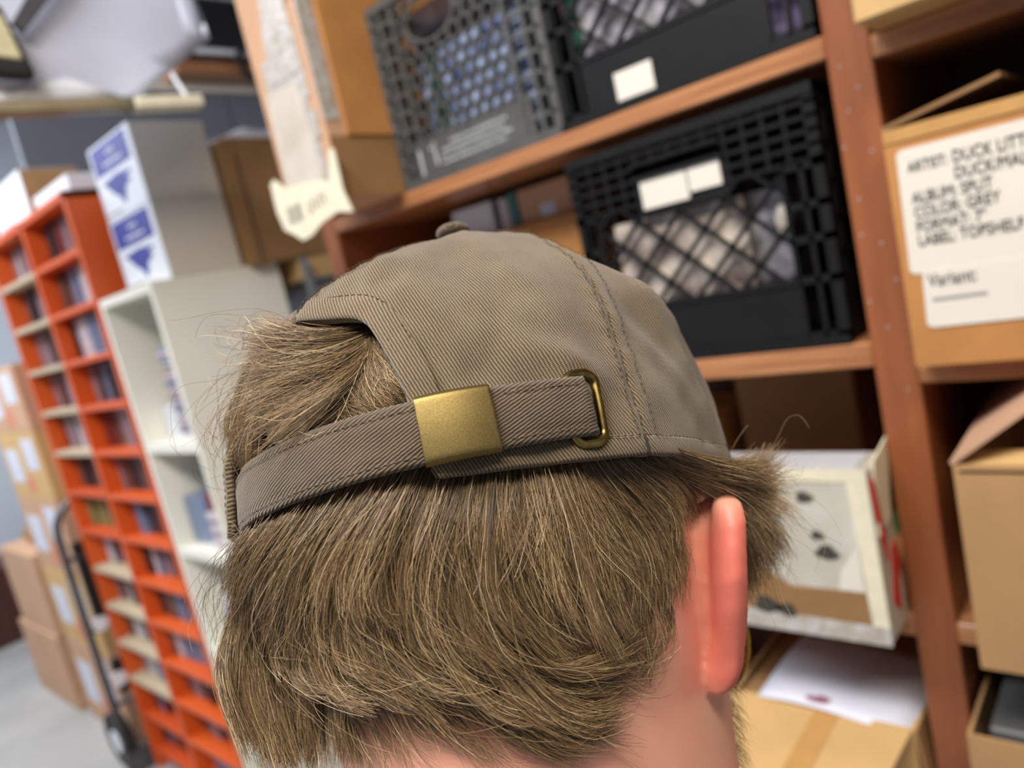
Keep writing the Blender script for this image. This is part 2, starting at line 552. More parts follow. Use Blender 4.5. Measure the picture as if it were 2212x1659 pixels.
# a balled plastic wrapper pressed against the lower crate's lattice
g = MB()
for a in range(9):
    for b in range(12):
        th, ph = PI * a / 8, 2 * PI * b / 12
        r = 0.013 * (1 + 0.25 * noise.noise(Vector((a * 1.3, b * 0.9, 0))))
        g.v.append((-0.333 + r * math.sin(th) * math.cos(ph) * 0.8, 0.872 + 0.6 * r * math.sin(th) * math.sin(ph), 1.606 + 1.5 * r * math.cos(th)))
for a in range(8):
    for b in range(12):
        g.f.append((a * 12 + b, (a + 1) * 12 + b, (a + 1) * 12 + (b + 1) % 12, a * 12 + (b + 1) % 12))
o = g.build('plastic_wrapper', M_clear_tape, None)
tag(o, 'crumpled shiny clear wrapper pressed inside the lower black crate lattice', 'wrapper')


# ------------------------------------------------------------------ cartons
def carton(name, label, m, x0, x1, y0, y1, z0, z1, cat='box', group=None, flaps=True, bevel=0.003):
    t = thing(name, ((x0 + x1) / 2, (y0 + y1) / 2, z0), label, cat, group)
    body = bx('body', m, x0, x1, y0, y1, z0, z1, t, bevel)
    if flaps:
        ym = (y0 + y1) / 2
        MB().box(x0 + 0.004, x1 - 0.004, ym - 0.024, ym + 0.024, z1, z1 + 0.0008).build('tape', M_tape, t)
    return t, body


def open_carton(name, label, m, x0, x1, y0, y1, z0, z1, th=0.004, cat='box', inner=None):
    t = thing(name, ((x0 + x1) / 2, (y0 + y1) / 2, z0), label, cat)
    b = MB()
    b.box(x0, x1, y0, y1, z0, z0 + th)
    b.box(x0, x1, y0, y0 + th, z0 + th, z1)
    b.box(x0, x1, y1 - th, y1, z0 + th, z1)
    b.box(x0, x0 + th, y0 + th, y1 - th, z0 + th, z1)
    b.box(x1 - th, x1, y0 + th, y1 - th, z0 + th, z1)
    b.build('body', m, t)
    return t


# tall carton overhanging the left end of the upper shelf
t, body = carton('tall_carton', 'tall narrow carton with torn white label and crinkled tape beside the grey crate', M_card_pink,
                 -1.075, -0.93, 0.725, 1.10, 1.781, 2.30, flaps=False)
MB().plate([(-0.93, 0.762, 1.876), (-0.93, 1.02, 1.872), (-0.93, 1.02, 2.29), (-0.93, 0.762, 2.29)], 0.005, (1, 0, 0)).build('flap', M_card_orange, t, 0.001)['label'] = 'orange-brown side flap'
MB().plate([(-0.93, 0.728, 1.783), (-0.93, 1.09, 1.783), (-0.93, 1.09, 1.876), (-0.93, 0.728, 1.876)], 0.001, (1, 0, 0)).build('side_panel', M_card_brown, t)
# crinkled tape strip along the front edge, ragged outline
tp = MB()
zs = [1.80 + 0.02 * k for k in range(26)]
for k in range(len(zs) - 1):
    xa = -1.045 + 0.012 * noise.noise(Vector((k * 0.8, 0, 0)))
    xb = -0.945 + 0.014 * noise.noise(Vector((k * 0.9, 3, 0)))
    if zs[k] > 2.0:
        xa = -1.03 + (zs[k] - 2.0) * 0.25
    tp.box(xa, xb, 0.7225 - 0.0015 * rnd.random(), 0.725, zs[k], zs[k + 1])
tp.build('tape', M_clear_tape, t)
tp2 = MB()
for k in range(18):
    z = 1.90 + 0.022 * k
    tp2.box(-0.931, -0.9285, 0.727, 0.755 + 0.006 * noise.noise(Vector((k * 0.7, 9, 0))), z, z + 0.022)
tp2.build('tape', M_clear_tape, t)
lb = MB().plate([(-1.062, 0.7205, 1.80), (-0.955, 0.7205, 1.79), (-0.965, 0.7205, 1.965), (-1.05, 0.7205, 1.975)], 0.0016, (0, 1, 0)).build('address_label', mat('smudged_label', (206, 198, 186), 0.5, rgb2=(188, 176, 160), vscale=14), t)
# torn label wrapped under the carton's lower front edge
tl = MB()
outl = [(-1.098, 1.845), (-1.085, 1.85), (-1.06, 1.83), (-0.975, 1.822), (-0.942, 1.81), (-0.925, 1.855), (-0.912, 1.853), (-0.915, 1.79), (-0.905, 1.757),
        (-0.94, 1.765), (-0.985, 1.758), (-1.02, 1.745), (-1.048, 1.742), (-1.07, 1.757), (-1.092, 1.768), (-1.1, 1.80)]
tl.prism([(x, 0.7165, z) for x, z in outl], (0, 0.0025, 0))
tlo = tl.build('torn_label', M_label_yellow, t)
bc = MB()
for x in (-1.068, -1.062, -1.057, -1.050, -1.043, -1.038, -1.033):
    bc.box(x, x + 0.0016, 0.7158, 0.7166, 1.772, 1.800)
for k in range(5):
    x, z = -1.010 + 0.011 * k, 1.786 + 0.002 * k
    bc.box(x, x + 0.0014, 0.7158, 0.7166, z - 0.010, z + 0.010)
    bc.box(x, x + 0.005, 0.7158, 0.7166, z + (0.004 if k % 2 else -0.004), z + (0.006 if k % 2 else -0.002))
bc.build('barcode', M_ink, tlo)['kind'] = 'stuff'

# things on the middle shelf, left part
carton('carton', 'yellow-brown carton on the middle shelf behind the cap crown', M_card_orange, -1.00, -0.665, 0.965, 1.17, 1.455, 1.688)
o = bx('small_white_box', M_mail_white, -0.975, -0.875, 0.99, 1.07, 1.688, 1.745, None, 0.002)
tag(o, 'small white box on the yellow-brown carton behind the cap crown', 'box')
o = bx('booklet', M_disc[1], -0.872, -0.862, 0.99, 1.13, 1.688, 1.74, None, 0.001)
tag(o, 'thin black booklet beside the small white box', 'book')
o = bx('booklet', M_disc[0], -0.860, -0.838, 0.99, 1.13, 1.688, 1.742, None, 0.001)
tag(o, 'pale pink booklet between the black and the teal ones', 'book')
o = bx('booklet', M_teal, -0.830, -0.816, 0.985, 1.13, 1.688, 1.746, None, 0.001)
tag(o, 'teal booklet against the pinkish carton', 'book')
t, b_ = carton('carton', 'small pinkish carton with a pale label between teal booklet and crate', M_card_pink, -0.812, -0.70, 0.985, 1.13, 1.688, 1.746)
MB().box(-0.765, -0.735, 0.9838, 0.985, 1.692, 1.712).build('sticker', M_paper_cool, t)

# lower-left bay: dark carton at the back, pale carton, worn white carton
carton('carton', 'dark shaded brown carton standing behind the worn white carton', M_card_brown, -0.505, -0.335, 1.02, 1.18, 1.13, 1.40)
carton('carton', 'small pale brown carton half hidden by the cap rim behind the white carton', M_card_light, -0.66, -0.53, 1.0, 1.15, 1.13, 1.335)
M_dull_white = mat('dull_white_card', (184, 184, 188), 0.6, var=0.08, vscale=9)
t = thing('worn_white_carton', (-0.38, 0.9, 1.13), 'battered white carton with red and green print and dark scuffs, under the black crate', 'box')
wx0, wx1, wy0, wy1, wz0, wz1 = -0.535, -0.258, 0.777, 0.845, 1.13, 1.332
bx('body', mat('scuffed_white_card', (206, 202, 190), 0.45, rgb2=(168, 160, 142), vscale=7, bump=0.15, bscale=80), wx0, wx1, wy0, wy1, wz0, wz1, t, 0.003)
bx('top_panel', M_dull_white, wx0 + 0.01, wx1 - 0.012, wy0 + 0.01, wy1 - 0.01, wz1, wz1 + 0.002, t)
MB().plate([(wx0, wy0, wz1 - 0.012), (wx1, wy0, wz1 - 0.012), (wx1, wy0, wz1 + 0.001), (wx0, wy0, wz1 + 0.001)], 0.0012, (0, -1, 0)).build('edge_tape', M_label_yellow, t)
MB().plate([(wx1 - 0.016, wy0, wz0), (wx1, wy0, wz0), (wx1, wy0, wz1), (wx1 - 0.022, wy0, wz1)], 0.001, (0, -1, 0)).build('edge_tape', M_label_yellow, t)
# torn brown patch showing raw card, and the taped bottom edge
MB().prism([(wx1 - 0.018, wy0, wz0 + 0.022), (wx1 - 0.02, wy0, wz0 + 0.062), (-0.36, wy0, wz0 + 0.06), (-0.385, wy0, wz0 + 0.075), (-0.41, wy0, wz0 + 0.11),
            (-0.455, wy0, wz0 + 0.13), (-0.47, wy0, wz0 + 0.02)], (0, -0.0012, 0)).build('bare_patch', M_card_brown, t)
MB().plate([(wx0, wy0, wz0), (wx1, wy0, wz0), (wx1, wy0, wz0 + 0.022), (wx0, wy0, wz0 + 0.026)], 0.0014, (0, -1, 0)).build('edge_tape', M_clear_tape, t)
MB().plate([(-0.305, wy0, wz0 + 0.062), (wx1 - 0.02, wy0, wz0 + 0.062), (wx1 - 0.02, wy0, wz0 + 0.115), (-0.30, wy0, wz0 + 0.085)], 0.0016, (0, -1, 0)).build('clear_patch', M_paper, t)
sc = MB()
for (cx, cz, r) in ((-0.312, 1.237, 0.012), (-0.320, 1.257, 0.007), (-0.328, 1.302, 0.009), (-0.395, 1.162, 0.016), (-0.37, 1.158, 0.012)):
    pts = [(cx + r * math.cos(a) * (1 + 0.3 * math.sin(3 * a + cx * 90)), wy0 - 0.0013, cz + 0.7 * r * math.sin(a)) for a in [2 * PI * k / 14 for k in range(14)]]
    sc.prism(pts, (0, -0.0006, 0))
sc.build('scuff_marks', M_dirt, t)['kind'] = 'stuff'
# right side: red and green print, torn kraft strip
MB().plate([(wx1, 0.785, 1.255), (wx1, 0.83, 1.26), (wx1, 0.86, 1.345), (wx1, 0.80, 1.335)], 0.002, (1, 0, 0)).build('torn_strip', M_label_yellow, t)
MB().prism([(wx1, 0.80, 1.17), (wx1, 0.812, 1.20), (wx1, 0.82, 1.225), (wx1, 0.836, 1.232), (wx1, 0.843, 1.20), (wx1, 0.828, 1.185), (wx1, 0.822, 1.15)], (0.0012, 0, 0)).build('red_print', M_red, t)
MB().prism([(wx1, 0.782, 1.32), (wx1, 0.79, 1.25), (wx1, 0.80, 1.22), (wx1, 0.803, 1.25), (wx1, 0.79, 1.32)], (0.0025, 0, 0)).build('red_print', M_red, t)
MB().prism([(wx1, 0.842, 1.232), (wx1, 0.848, 1.25), (wx1, 0.865, 1.26), (wx1, 0.86, 1.235)], (0.0012, 0, 0)).build('green_print', M_green, t)

# open carton on the board below, white paper on top of its contents, front flap folded out
t = open_carton('open_carton', 'open carton with its front flap folded out under the white paper', M_card_light, -0.50, -0.27, 0.835, 1.12, 0.803, 0.985)
MB().plate([(-0.50, 0.835, 0.985), (-0.272, 0.835, 0.985), (-0.285, 0.70, 0.972), (-0.49, 0.70, 0.972)], -0.004, (0, 0, 1)).build('front_flap', M_card_light, t)
MB().plate([(-0.385, 0.835, 0.9853), (-0.355, 0.835, 0.9853), (-0.36, 0.70, 0.9723), (-0.39, 0.70, 0.9723)], 0.0006, (0, 0, 1)).build('tape', M_tape, t)
MB().plate([(-0.27, 0.835, 0.985), (-0.27, 1.12, 0.985), (-0.262, 1.12, 0.89), (-0.262, 0.835, 0.89)], 0.003, (1, 0, 0)).build('side_flap', M_card, t)
bxs = bx('paper_bundle', M_card_brown, -0.49, -0.28, 0.845, 1.10, 0.81, 0.982, None, 0.002)
tag(bxs, 'brown paper bundle filling the open carton beneath the white envelope', 'bundle')
o = MB()
N = 8
for i in range(N + 1):
    for j in range(N + 1):
        u, v = i / N, j / N
        x = -0.462 + 0.188 * u + 0.012 * v
        y = 0.832 + 0.16 * v - 0.004 * u
        o.v.append((x, y, 0.987 + 0.010 * math.sin(v * 2.2) * (1 - u * 0.5) + 0.004 * math.sin(u * 5)))
o.f = [(i * (N + 1) + j, (i + 1) * (N + 1) + j, (i + 1) * (N + 1) + j + 1, i * (N + 1) + j + 1) for i in range(N) for j in range(N)]
env = o.build('envelope', M_paper_cool, None, smooth=True)
md = env.modifiers.new('thick', 'SOLIDIFY')
md.thickness = 0.0012
tag(env, 'loose white paper envelope with a faint plum stain lying over the open carton', 'envelope')
st = MB().prism([(-0.385 + 0.016 * math.cos(a), 0.846 + 0.008 * math.sin(a), 0.9925) for a in [2 * PI * k / 14 for k in range(14)]], (0, 0, 0.0004))
st.build('stain', M_plum, env)

# right bay: labelled carton
t = open_carton('labelled_carton', 'carton with large white label naming the artist and a raised top flap', M_card_orange, -0.205, 0.16, 0.815, 1.10, 1.432, 1.668)
MB().plate([(-0.205, 0.815, 1.668), (-0.205, 1.10, 1.668), (-0.105, 1.10, 1.69), (-0.105, 0.815, 1.688)], 0.004, (0, 0, 1)).build('top_flap', M_card_brown, t)
MB().plate([(0.16, 0.815, 1.668), (0.16, 1.10, 1.668), (0.06, 1.10, 1.70), (0.06, 0.815, 1.70)], 0.004, (0, 0, 1)).build('top_flap', M_card_brown, t)
MB().plate([(-0.204, 0.8145, 1.655), (0.16, 0.8145, 1.655), (0.16, 0.8145, 1.668), (-0.204, 0.8145, 1.668)], 0.001, (0, -1, 0)).build('tape', M_tape, t)
lab = MB().prism([(x, 0.8138, z) for x, z in [(-0.191, 1.647), (-0.195, 1.643), (-0.1975, 1.53), (-0.194, 1.526), (0.06, 1.526), (0.06, 1.647)]], (0, 0.0012, 0)).build('label_sheet', M_paper, t)
lab2 = MB().prism([(x, 0.8134, z) for x, z in [(-0.187, 1.527), (-0.189, 1.475), (-0.185, 1.471), (0.06, 1.471), (0.06, 1.527)]], (0, 0.0012, 0)).build('label_sheet', M_paper, t)
XD, ZD = (1, 0, 0), (0, 0, 1)
for s, x, z, sz, mm, pa in (('ARTIST:', -0.1865, 1.6245, 0.0138, M_ink, lab), ('DUCK LITTLE', -0.149, 1.6245, 0.0158, M_ink, lab), ('DUCK/MALE', -0.149, 1.6095, 0.0158, M_ink, lab),
                            ('ALBUM: SPLIT', -0.1865, 1.5945, 0.0154, M_ink, lab), ('COLOR: GREY', -0.1865, 1.5805, 0.0154, M_ink, lab),
                            ("FORMAT: 7''", -0.1865, 1.5665, 0.0154, M_ink, lab), ('LABEL: TOPSHELF', -0.1865, 1.553, 0.0154, M_ink, lab),
                            ('Variant:', -0.183, 1.512, 0.0185, M_ink, lab2)):
    text('printed_text', s, (x, 0.8128, z), XD, ZD, sz, mm, pa, 0.72)
MB().box(-0.181, -0.135, 0.8130, 0.8134, 1.497, 1.5005).build('faint_line', M_ink_grey, lab2)

# carton on the board above it
carton('carton', 'pale carton overhanging the top board at the upper corner of the shelving', M_card_light, -0.207, 0.0, 0.785, 1.08, 1.766, 1.95)
# brown bag with gold twist, behind the labelled carton
bg = MB()
bg.hexa([(-0.095, 0.93, 1.437), (0.04, 0.93, 1.437), (0.04, 1.05, 1.437), (-0.095, 1.05, 1.437), (-0.085, 0.945, 1.735), (0.03, 0.945, 1.735), (0.03, 1.03, 1.735), (-0.085, 1.03, 1.735)])
o = bg.build('paper_bag', M_dark_bag, None, 0.004)
tag(o, 'dark brown paper bag with a small gold twist standing in the labelled carton', 'bag')
tw = MB()
for a in range(6):
    an = PI * a / 3
    tw.tube([(-0.072, 0.936, 1.705), (-0.072 + 0.012 * math.cos(an), 0.932, 1.705 + 0.012 * math.sin(an))], [0.003, 0.0015], 6)
tw.build('gold_twist', M_gold, o)
# open lower carton in the right bay
t = open_carton('open_carton', 'tall brown carton with flaps half open below the labelled carton', M_card, -0.175, 0.14, 0.77, 1.08, 1.126, 1.342)
MB().plate([(-0.175, 0.77, 1.342), (-0.175, 1.08, 1.342), (-0.09, 1.08, 1.408), (-0.09, 0.77, 1.408)], 0.004, (-0.6, 0, 0.8)).build('top_flap', M_card_pink, t)
MB().plate([(-0.17, 0.77, 1.334), (0.14, 0.77, 1.334), (0.14, 0.80, 1.345), (-0.17, 0.80, 1.345)], 0.003, (0, 0, 1)).build('top_flap', M_card_light, t)
# lowest right: tan tray carton holding a dark grey flat box
t = open_carton('tray_carton', 'low tan carton holding a dark grey flat box, at the bottom of the right bay', M_card, -0.205, 0.12, 0.80, 1.10, 0.80, 1.022)
o = bx('flat_box', M_grey_lid, -0.185, 0.10, 0.81, 1.07, 0.805, 1.030, None, 0.003)
tag(o, 'dark grey flat box filling the low tan carton', 'box')

# ------------------------------------------------------------------ orange disc case (two columns of cubbies)
OX1, OX0, OY0, OY1, OTOP = -2.33, -3.19, 0.85, 1.10, 2.126
t = thing('orange_disc_case', (-2.76, 0.97, 0), 'tall orange case of cubbies packed with discs, beside the cream bookcase', 'shelving')
for xa in (OX0, -2.772, OX1 - 0.022):
    bx('side_panel', M_orange, xa, xa + 0.022, OY0, OY1, 0, OTOP, t, 0.001)
bx('back_panel', M_orange_in, OX0, OX1, OY1 - 0.008, OY1, 0, OTOP, t)
bx('top_panel', M_orange, OX0, OX1, OY0, OY1, OTOP - 0.022, OTOP, t, 0.001)
rows = []
for k in range(1, 14):
    z = OTOP - 0.022 - 0.1555 * k
    rows.append(z)
    bx('shelf', M_orange, -2.75, OX1 - 0.022, OY0 + 0.001, OY1 - 0.008, z, z + 0.018, t, 0.001)
    low = bx('shelf', M_orange_in if k in (6, 7, 12, 13) else M_beige_edge, OX0 + 0.022, -2.772, OY0 + 0.001, OY1 - 0.008, z, z + 0.018, t, 0.001)
names = ['white', 'black', 'brown', 'mauve', 'blue', 'dark red', 'olive']
proto = {}
r2 = random.Random(3)
for ci, (xa, xb, cname) in enumerate(((OX0 + 0.022, -2.772, 'outer'), (-2.75, OX1 - 0.022, 'inner'))):
    for k, z in enumerate(rows):
        x = xa + 0.004
        cnt = 0
        end = xb - (0.004 if r2.random() < 0.7 else r2.uniform(0.03, 0.14))
        while True:
            wd = r2.choice([0.026, 0.04, 0.055, 0.07])
            if x + wd > end:
                break
            mi = r2.choice([0, 1, 1, 2, 2, 3, 3, 4, 5]) if not (ci == 0 and k == 6) else 6
            key = (mi, wd)
            hh = 0.126
            if key not in proto:
                s = MB().box(0, wd - 0.002, 0, 0.14, 0, hh)
                for q in range(1, int(wd / 0.011)):
                    s.box(q * 0.011 - 0.0006, q * 0.011 + 0.0006, -0.0012, 0.0, 0.004, hh - 0.004)
                o = s.build('disc_case', M_disc[mi], None, 0, origin=(0, 0, 0))
                proto[key] = o
            else:
                o = proto[key].copy()
                COL.objects.link(o)
            tag(o, '%s disc bundle, %s in the %s row down of the %s orange column' % (names[mi], ORD[cnt], ORD[k], cname), 'disc', 'disc cases in the orange case')
            cnt += 1
            o.location = (x, OY0 + 0.045 + r2.uniform(0, 0.02), z + 0.018)
            x += wd + r2.uniform(0.0, 0.012)
# cartons on top of the orange case
t, b_ = carton('carton', 'white-sided carton on top of the orange case, nearest the mailing boxes', M_mail_white, -2.72, -2.40, 0.90, 1.08, OTOP, 2.19)
t, b_ = carton('carton', 'tall white and tan carton on the far end of the orange case', M_mail_white, -3.15, -2.775, 0.90, 1.08, OTOP, 2.30)
MB().plate([(-2.775, 0.902, OTOP + 0.001), (-2.775, 1.078, OTOP + 0.001), (-2.775, 1.078, 2.298), (-2.775, 0.902, 2.298)], 0.001, (1, 0, 0)).build('side_panel', M_card, t)
MB().plate([(-3.12, 0.9, 2.15), (-2.95, 0.9, 2.15), (-2.95, 0.9, 2.16), (-3.12, 0.9, 2.16)], 0.001, (0, -1, 0)).build('red_print', M_red, t)

# ------------------------------------------------------------------ cream bookcase
WX0, WX1, WY0, WY1, WTOP = -2.315, -1.95, 0.85, 1.225, 1.775
t = thing('cream_bookcase', (-2.13, 1.03, 0), 'plain cream bookcase under the blue printed mailing boxes', 'bookcase')
bx('side_panel', M_case_white, WX0, WX0 + 0.02, WY0, WY1, 0, WTOP, t, 0.001)
bx('side_panel', M_case_white, WX1 - 0.02, WX1, WY0, WY1, 0, WTOP, t, 0.001)
bx('top_panel', M_case_white, WX0, WX1, WY0, WY1, WTOP, WTOP + 0.025, t, 0.001)
bx('back_panel', M_case_white, WX0 + 0.02, WX1 - 0.02, WY1 - 0.01, WY1, 0.05, WTOP, t)
for z in (1.335, 1.005, 0.675, 0.345, 0.03):
    bx('shelf', M_case_white, WX0 + 0.02, WX1 - 0.02, WY0, WY1 - 0.01, z, z + 0.03, t, 0.001)
# stack of flat disc cases on the top shelf
r3 = random.Random(11)
z = 1.365
pr = {}
for k in range(25):
    nm, mi = r3.choice([('mauve', 3), ('pale blue', 4), ('white', 0), ('white', 0), ('mauve', 3)])
    if mi not in pr:
        o = MB().box(0, 0.142, 0, 0.125, 0, 0.0095).build('disc_case', M_disc[mi], None, 0.0008, origin=(0, 0, 0))
        pr[mi] = o
    else:
        o = pr[mi].copy()
        COL.objects.link(o)
    tag(o, '%s disc case, %s from the bottom of the tall stack in the cream bookcase' % (nm, ORD[k]), 'disc', 'stacked disc cases in the cream bookcase')
    o.location = (-2.118 + r3.uniform(-0.004, 0.004), 0.885 + r3.uniform(-0.004, 0.004), z)
    z += 0.0096 if k % 3 else 0.0125
o = bx('carton', M_mail_white, -2.29, -2.16, 0.92, 1.1, 1.365, 1.46, None, 0.002)
tag(o, 'low white box beside the stacked disc cases in the cream bookcase', 'box')
# second shelf: white stack with a dark red box on it, grey sleeve stack
z = 1.035
for k in range(9):
    o = bx('disc_case', M_disc[0 if k % 3 else 3], -2.12, -1.978, 0.885 + r3.uniform(-0.004, 0.004), 1.01, z, z + 0.0115, None, 0.0008)
    tag(o, '%s disc case, %s from the bottom of the low stack under the dark red box' % ('white' if k % 3 else 'mauve', ORD[k]), 'disc', 'low stack in the cream bookcase')
    z += 0.012
o = bx('small_box', M_disc[5], -2.115, -1.99, 0.895, 1.0, z, z + 0.055, None, 0.002)
tag(o, 'small dark red box topping the low white stack in the cream bookcase', 'box')
o = bx('carton', M_disc[4], -2.28, -2.15, 0.90, 1.10, 1.035, 1.18, None, 0.002)
tag(o, 'grey-blue box left of the low stack in the cream bookcase', 'box')
o = bx('carton', M_paper_cool, -2.2, -1.99, 0.89, 1.12, 0.705, 0.86, None, 0.002)
tag(o, 'white box on the third shelf of the cream bookcase', 'box')
o = bx('carton', M_paper_cool, -2.22, -2.0, 0.89, 1.12, 0.375, 0.50, None, 0.002)
tag(o, 'white box on the fourth shelf of the cream bookcase', 'box')

# ------------------------------------------------------------------ mailing boxes with blue print
for k, (z0, lab) in enumerate(((1.80, 'lower white mailing box with blue label, directly on the cream bookcase'),
                               (2.003, 'upper white mailing box with blue label, stacked on its twin'))):
    z1 = z0 + 0.202
    xa, xb = -2.235 + 0.004 * k, -1.948
    t = thing('mailing_box', ((xa + xb) / 2, 1.01, z0), lab, 'box', 'mailing boxes on the cream bookcase')
    bx('body', M_mail_side, xa, xb, 0.912, 1.115, z0, z1, t, 0.002)
    bx('front_panel', M_mail_white, xa + 0.001, xb - 0.001, 0.9095, 0.912, z0 + 0.001, z1 - 0.001, t)
    lbp = bx('blue_label', M_blue, xa + 0.015, xb - 0.028, 0.9085, 0.9095, z0 + 0.120, z0 + 0.194, t)
    ln = MB()
    for q in range(5):
        ln.box(xb - 0.165 + q * 0.011, xb - 0.159 + q * 0.011, 0.9078, 0.908, z0 + 0.162, z0 + 0.174)
    ln.box(xb - 0.20, xb - 0.08, 0.908, 0.9085, z0 + 0.138, z0 + 0.144)
    ln.build('print', M_mail_white, lbp)
    bird = [(-0.19, 0.092), (-0.13, 0.098), (-0.085, 0.092), (-0.075, 0.088), (-0.10, 0.082), (-0.085, 0.074), (-0.112, 0.062), (-0.115, 0.05), (-0.128, 0.032),
            (-0.14, 0.052), (-0.155, 0.06), (-0.175, 0.08)]
    MB().prism([(xb - 0.14 + (a + 0.13) * 1.7, 0.9095, z0 + 0.065 + (b - 0.065) * 1.25) for a, b in bird], (0, -0.001, 0)).build('bird_mark', M_blue, t)
    MB().box(xa + 0.01, xb - 0.16, 0.9088, 0.9095, z0 + 0.012, z0 + 0.018).build('print_line', M_ink_grey, t)
o = bx('small_white_box', M_mail_white, -2.19, -2.08, 0.98, 1.10, 2.205, 2.245, None, 0.004)
tag(o, 'small white package lying on the upper mailing box', 'box')

# ------------------------------------------------------------------ wire rack behind with brown carton
t = thing('wire_rack', (-2.1, 1.55, 0), 'chrome wire rack carrying the large brown carton behind the cream bookcase', 'rack')
for x in (-2.42, -1.88):
    for y in (1.27, 1.72):
        MB().tube([(x, y, 0), (x, y, 1.79)], 0.0125, 10).build('post', M_steel, t, smooth=False)
for z in (1.725, 1.40, 1.0, 0.5, 0.12):
    mb = MB()
    for y in (1.27, 1.72):
        mb.tube([(-2.42, y, z), (-1.88, y, z)], 0.004, 6)
        mb.tube([(-2.42, y, z - 0.028), (-1.88, y, z - 0.028)], 0.004, 6)
    for x in (-2.42, -1.88):
        mb.tube([(x, 1.27, z), (x, 1.72, z)], 0.004, 6)
        mb.tube([(x, 1.27, z - 0.028), (x, 1.72, z - 0.028)], 0.004, 6)
        for q in range(12):
            ya, yb = 1.27 + q * 0.0375, 1.27 + (q + 1) * 0.0375
            mb.tube([(x, ya, z - (0.028 if q % 2 else 0)), (x, yb, z - (0 if q % 2 else 0.028))], 0.0025, 5)
    for q in range(1, 20):
        mb.tube([(-2.42 + q * 0.027, 1.27, z), (-2.42 + q * 0.027, 1.72, z)], 0.002, 5)
    mb.build('wire_shelf', M_steel, t)
carton('carton', 'flat tan carton under the large brown carton on the wire rack', M_card_light, -2.38, -1.91, 1.275, 1.66, 1.729, 1.795)
t, b_ = carton('large_carton', 'large brown carton on the wire rack behind the mailing boxes', M_card_brown, -2.34, -1.905, 1.13, 1.62, 1.7955, 2.145)
MB().box(-2.0, -1.93, 1.129, 1.13, 1.80, 2.14).build('seam_tape', M_card, t)
MB().plate([(-1.905, 1.155, 1.80), (-1.905, 1.165, 1.80), (-1.905, 1.165, 2.1), (-1.905, 1.155, 2.1)], 0.001, (1, 0, 0)).build('seam', M_card_dark, t)
pb = MB()
for i in range(13):
    for j in range(9):
        u, v = i / 12, j / 8
        edge = min(u, v, 1 - u, 1 - v)
        pb.v.append((-2.3 + 0.38 * u, 1.15 + 0.42 * v, 2.146 + (0.045 + 0.02 * noise.noise(Vector((u * 6, v * 6, 1)))) * min(1, edge * 6)))
pb.f = [(i * 9 + j, (i + 1) * 9 + j, (i + 1) * 9 + j + 1, i * 9 + j + 1) for i in range(12) for j in range(8)]
o = pb.build('plastic_bag', mat('white_red_wrap', (226, 222, 228), 0.25, rgb2=(168, 88, 66), vscale=9, coat=0.5), None, smooth=True)
tag(o, 'shiny white plastic bag with red patches lying on the large brown carton', 'bag')
carton('carton', 'peach carton on the middle level of the wire rack', M_card_pink, -2.38, -1.92, 1.30, 1.68, 1.404, 1.62)
carton('carton', 'dark carton on the lower level of the wire rack', M_card_dark, -2.38, -1.92, 1.30, 1.68, 1.004, 1.28)

# ------------------------------------------------------------------ tan cartons with labels beyond the orange case
z = 0.0
hs = [0.42, 0.36, 0.34, 0.30, 0.28]
labs = ['bottom of the labelled carton tower beyond the orange case, tan', 'tan carton second from the floor in the labelled tower beyond the orange case',
        'tan carton third from the floor in the labelled tower beyond the orange case', 'tan carton fourth from the floor in the labelled tower beyond the orange case',
        'topmost tan carton of the labelled tower beyond the orange case']
for k, hh in enumerate(hs):
    t, b_ = carton('labelled_box', labs[k], M_card_light if k % 2 else M_card_pink, -4.02, -3.47, 0.88, 1.25, z, z + hh, group='tower of labelled tan cartons', flaps=(k == 4))
    for xa, xb, za, zb in ((-3.97, -3.79, 0.25, 0.75), (-3.69, -3.53, 0.45, 0.9)):
        MB().plate([(xa, 0.88, z + hh * za), (xb, 0.88, z + hh * za), (xb, 0.88, z + hh * zb), (xa, 0.88, z + hh * zb)], 0.001, (0, -1, 0)).build('paper_label', M_paper_cool, t)
    MB().plate([(-3.77, 0.88, z + hh * 0.1), (-3.67, 0.88, z + hh * 0.1), (-3.67, 0.88, z + hh * 0.35), (-3.77, 0.88, z + hh * 0.35)], 0.0008, (0, -1, 0)).build('faded_print', mat('faded_red_%d' % k, (206, 130, 100), 0.8), t)
    MB().plate([(-3.47, 0.93, z + hh * 0.3), (-3.47, 1.1, z + hh * 0.3), (-3.47, 1.1, z + hh * 0.8), (-3.47, 0.93, z + hh * 0.8)], 0.001, (1, 0, 0)).build('paper_label', M_paper_cool, t)
    z += hh + 0.001

# two stacked cartons on the floor
t, b_ = carton('floor_carton', 'tan carton on the floor, carrying a slightly narrower one', M_card_pink, -4.75, -4.12, 0.86, 1.30, 0, 0.40)
t, b_ = carton('floor_carton', 'tan carton with a small white sticker stacked on the floor carton', M_card_pink, -4.68, -4.10, 0.87, 1.28, 0.402, 0.82)
MB().plate([(-4.10, 0.95, 0.66), (-4.10, 1.06, 0.66), (-4.10, 1.06, 0.74), (-4.10, 0.95, 0.74)], 0.001, (1, 0, 0)).build('paper_label', M_paper_cool, t)
o = bx('foam_roll', M_card_brown, -4.55, -4.30, 0.95, 1.2, 0.823, 0.90, None, 0.03)
tag(o, 'rounded brown parcel on top of the two floor cartons', 'parcel')

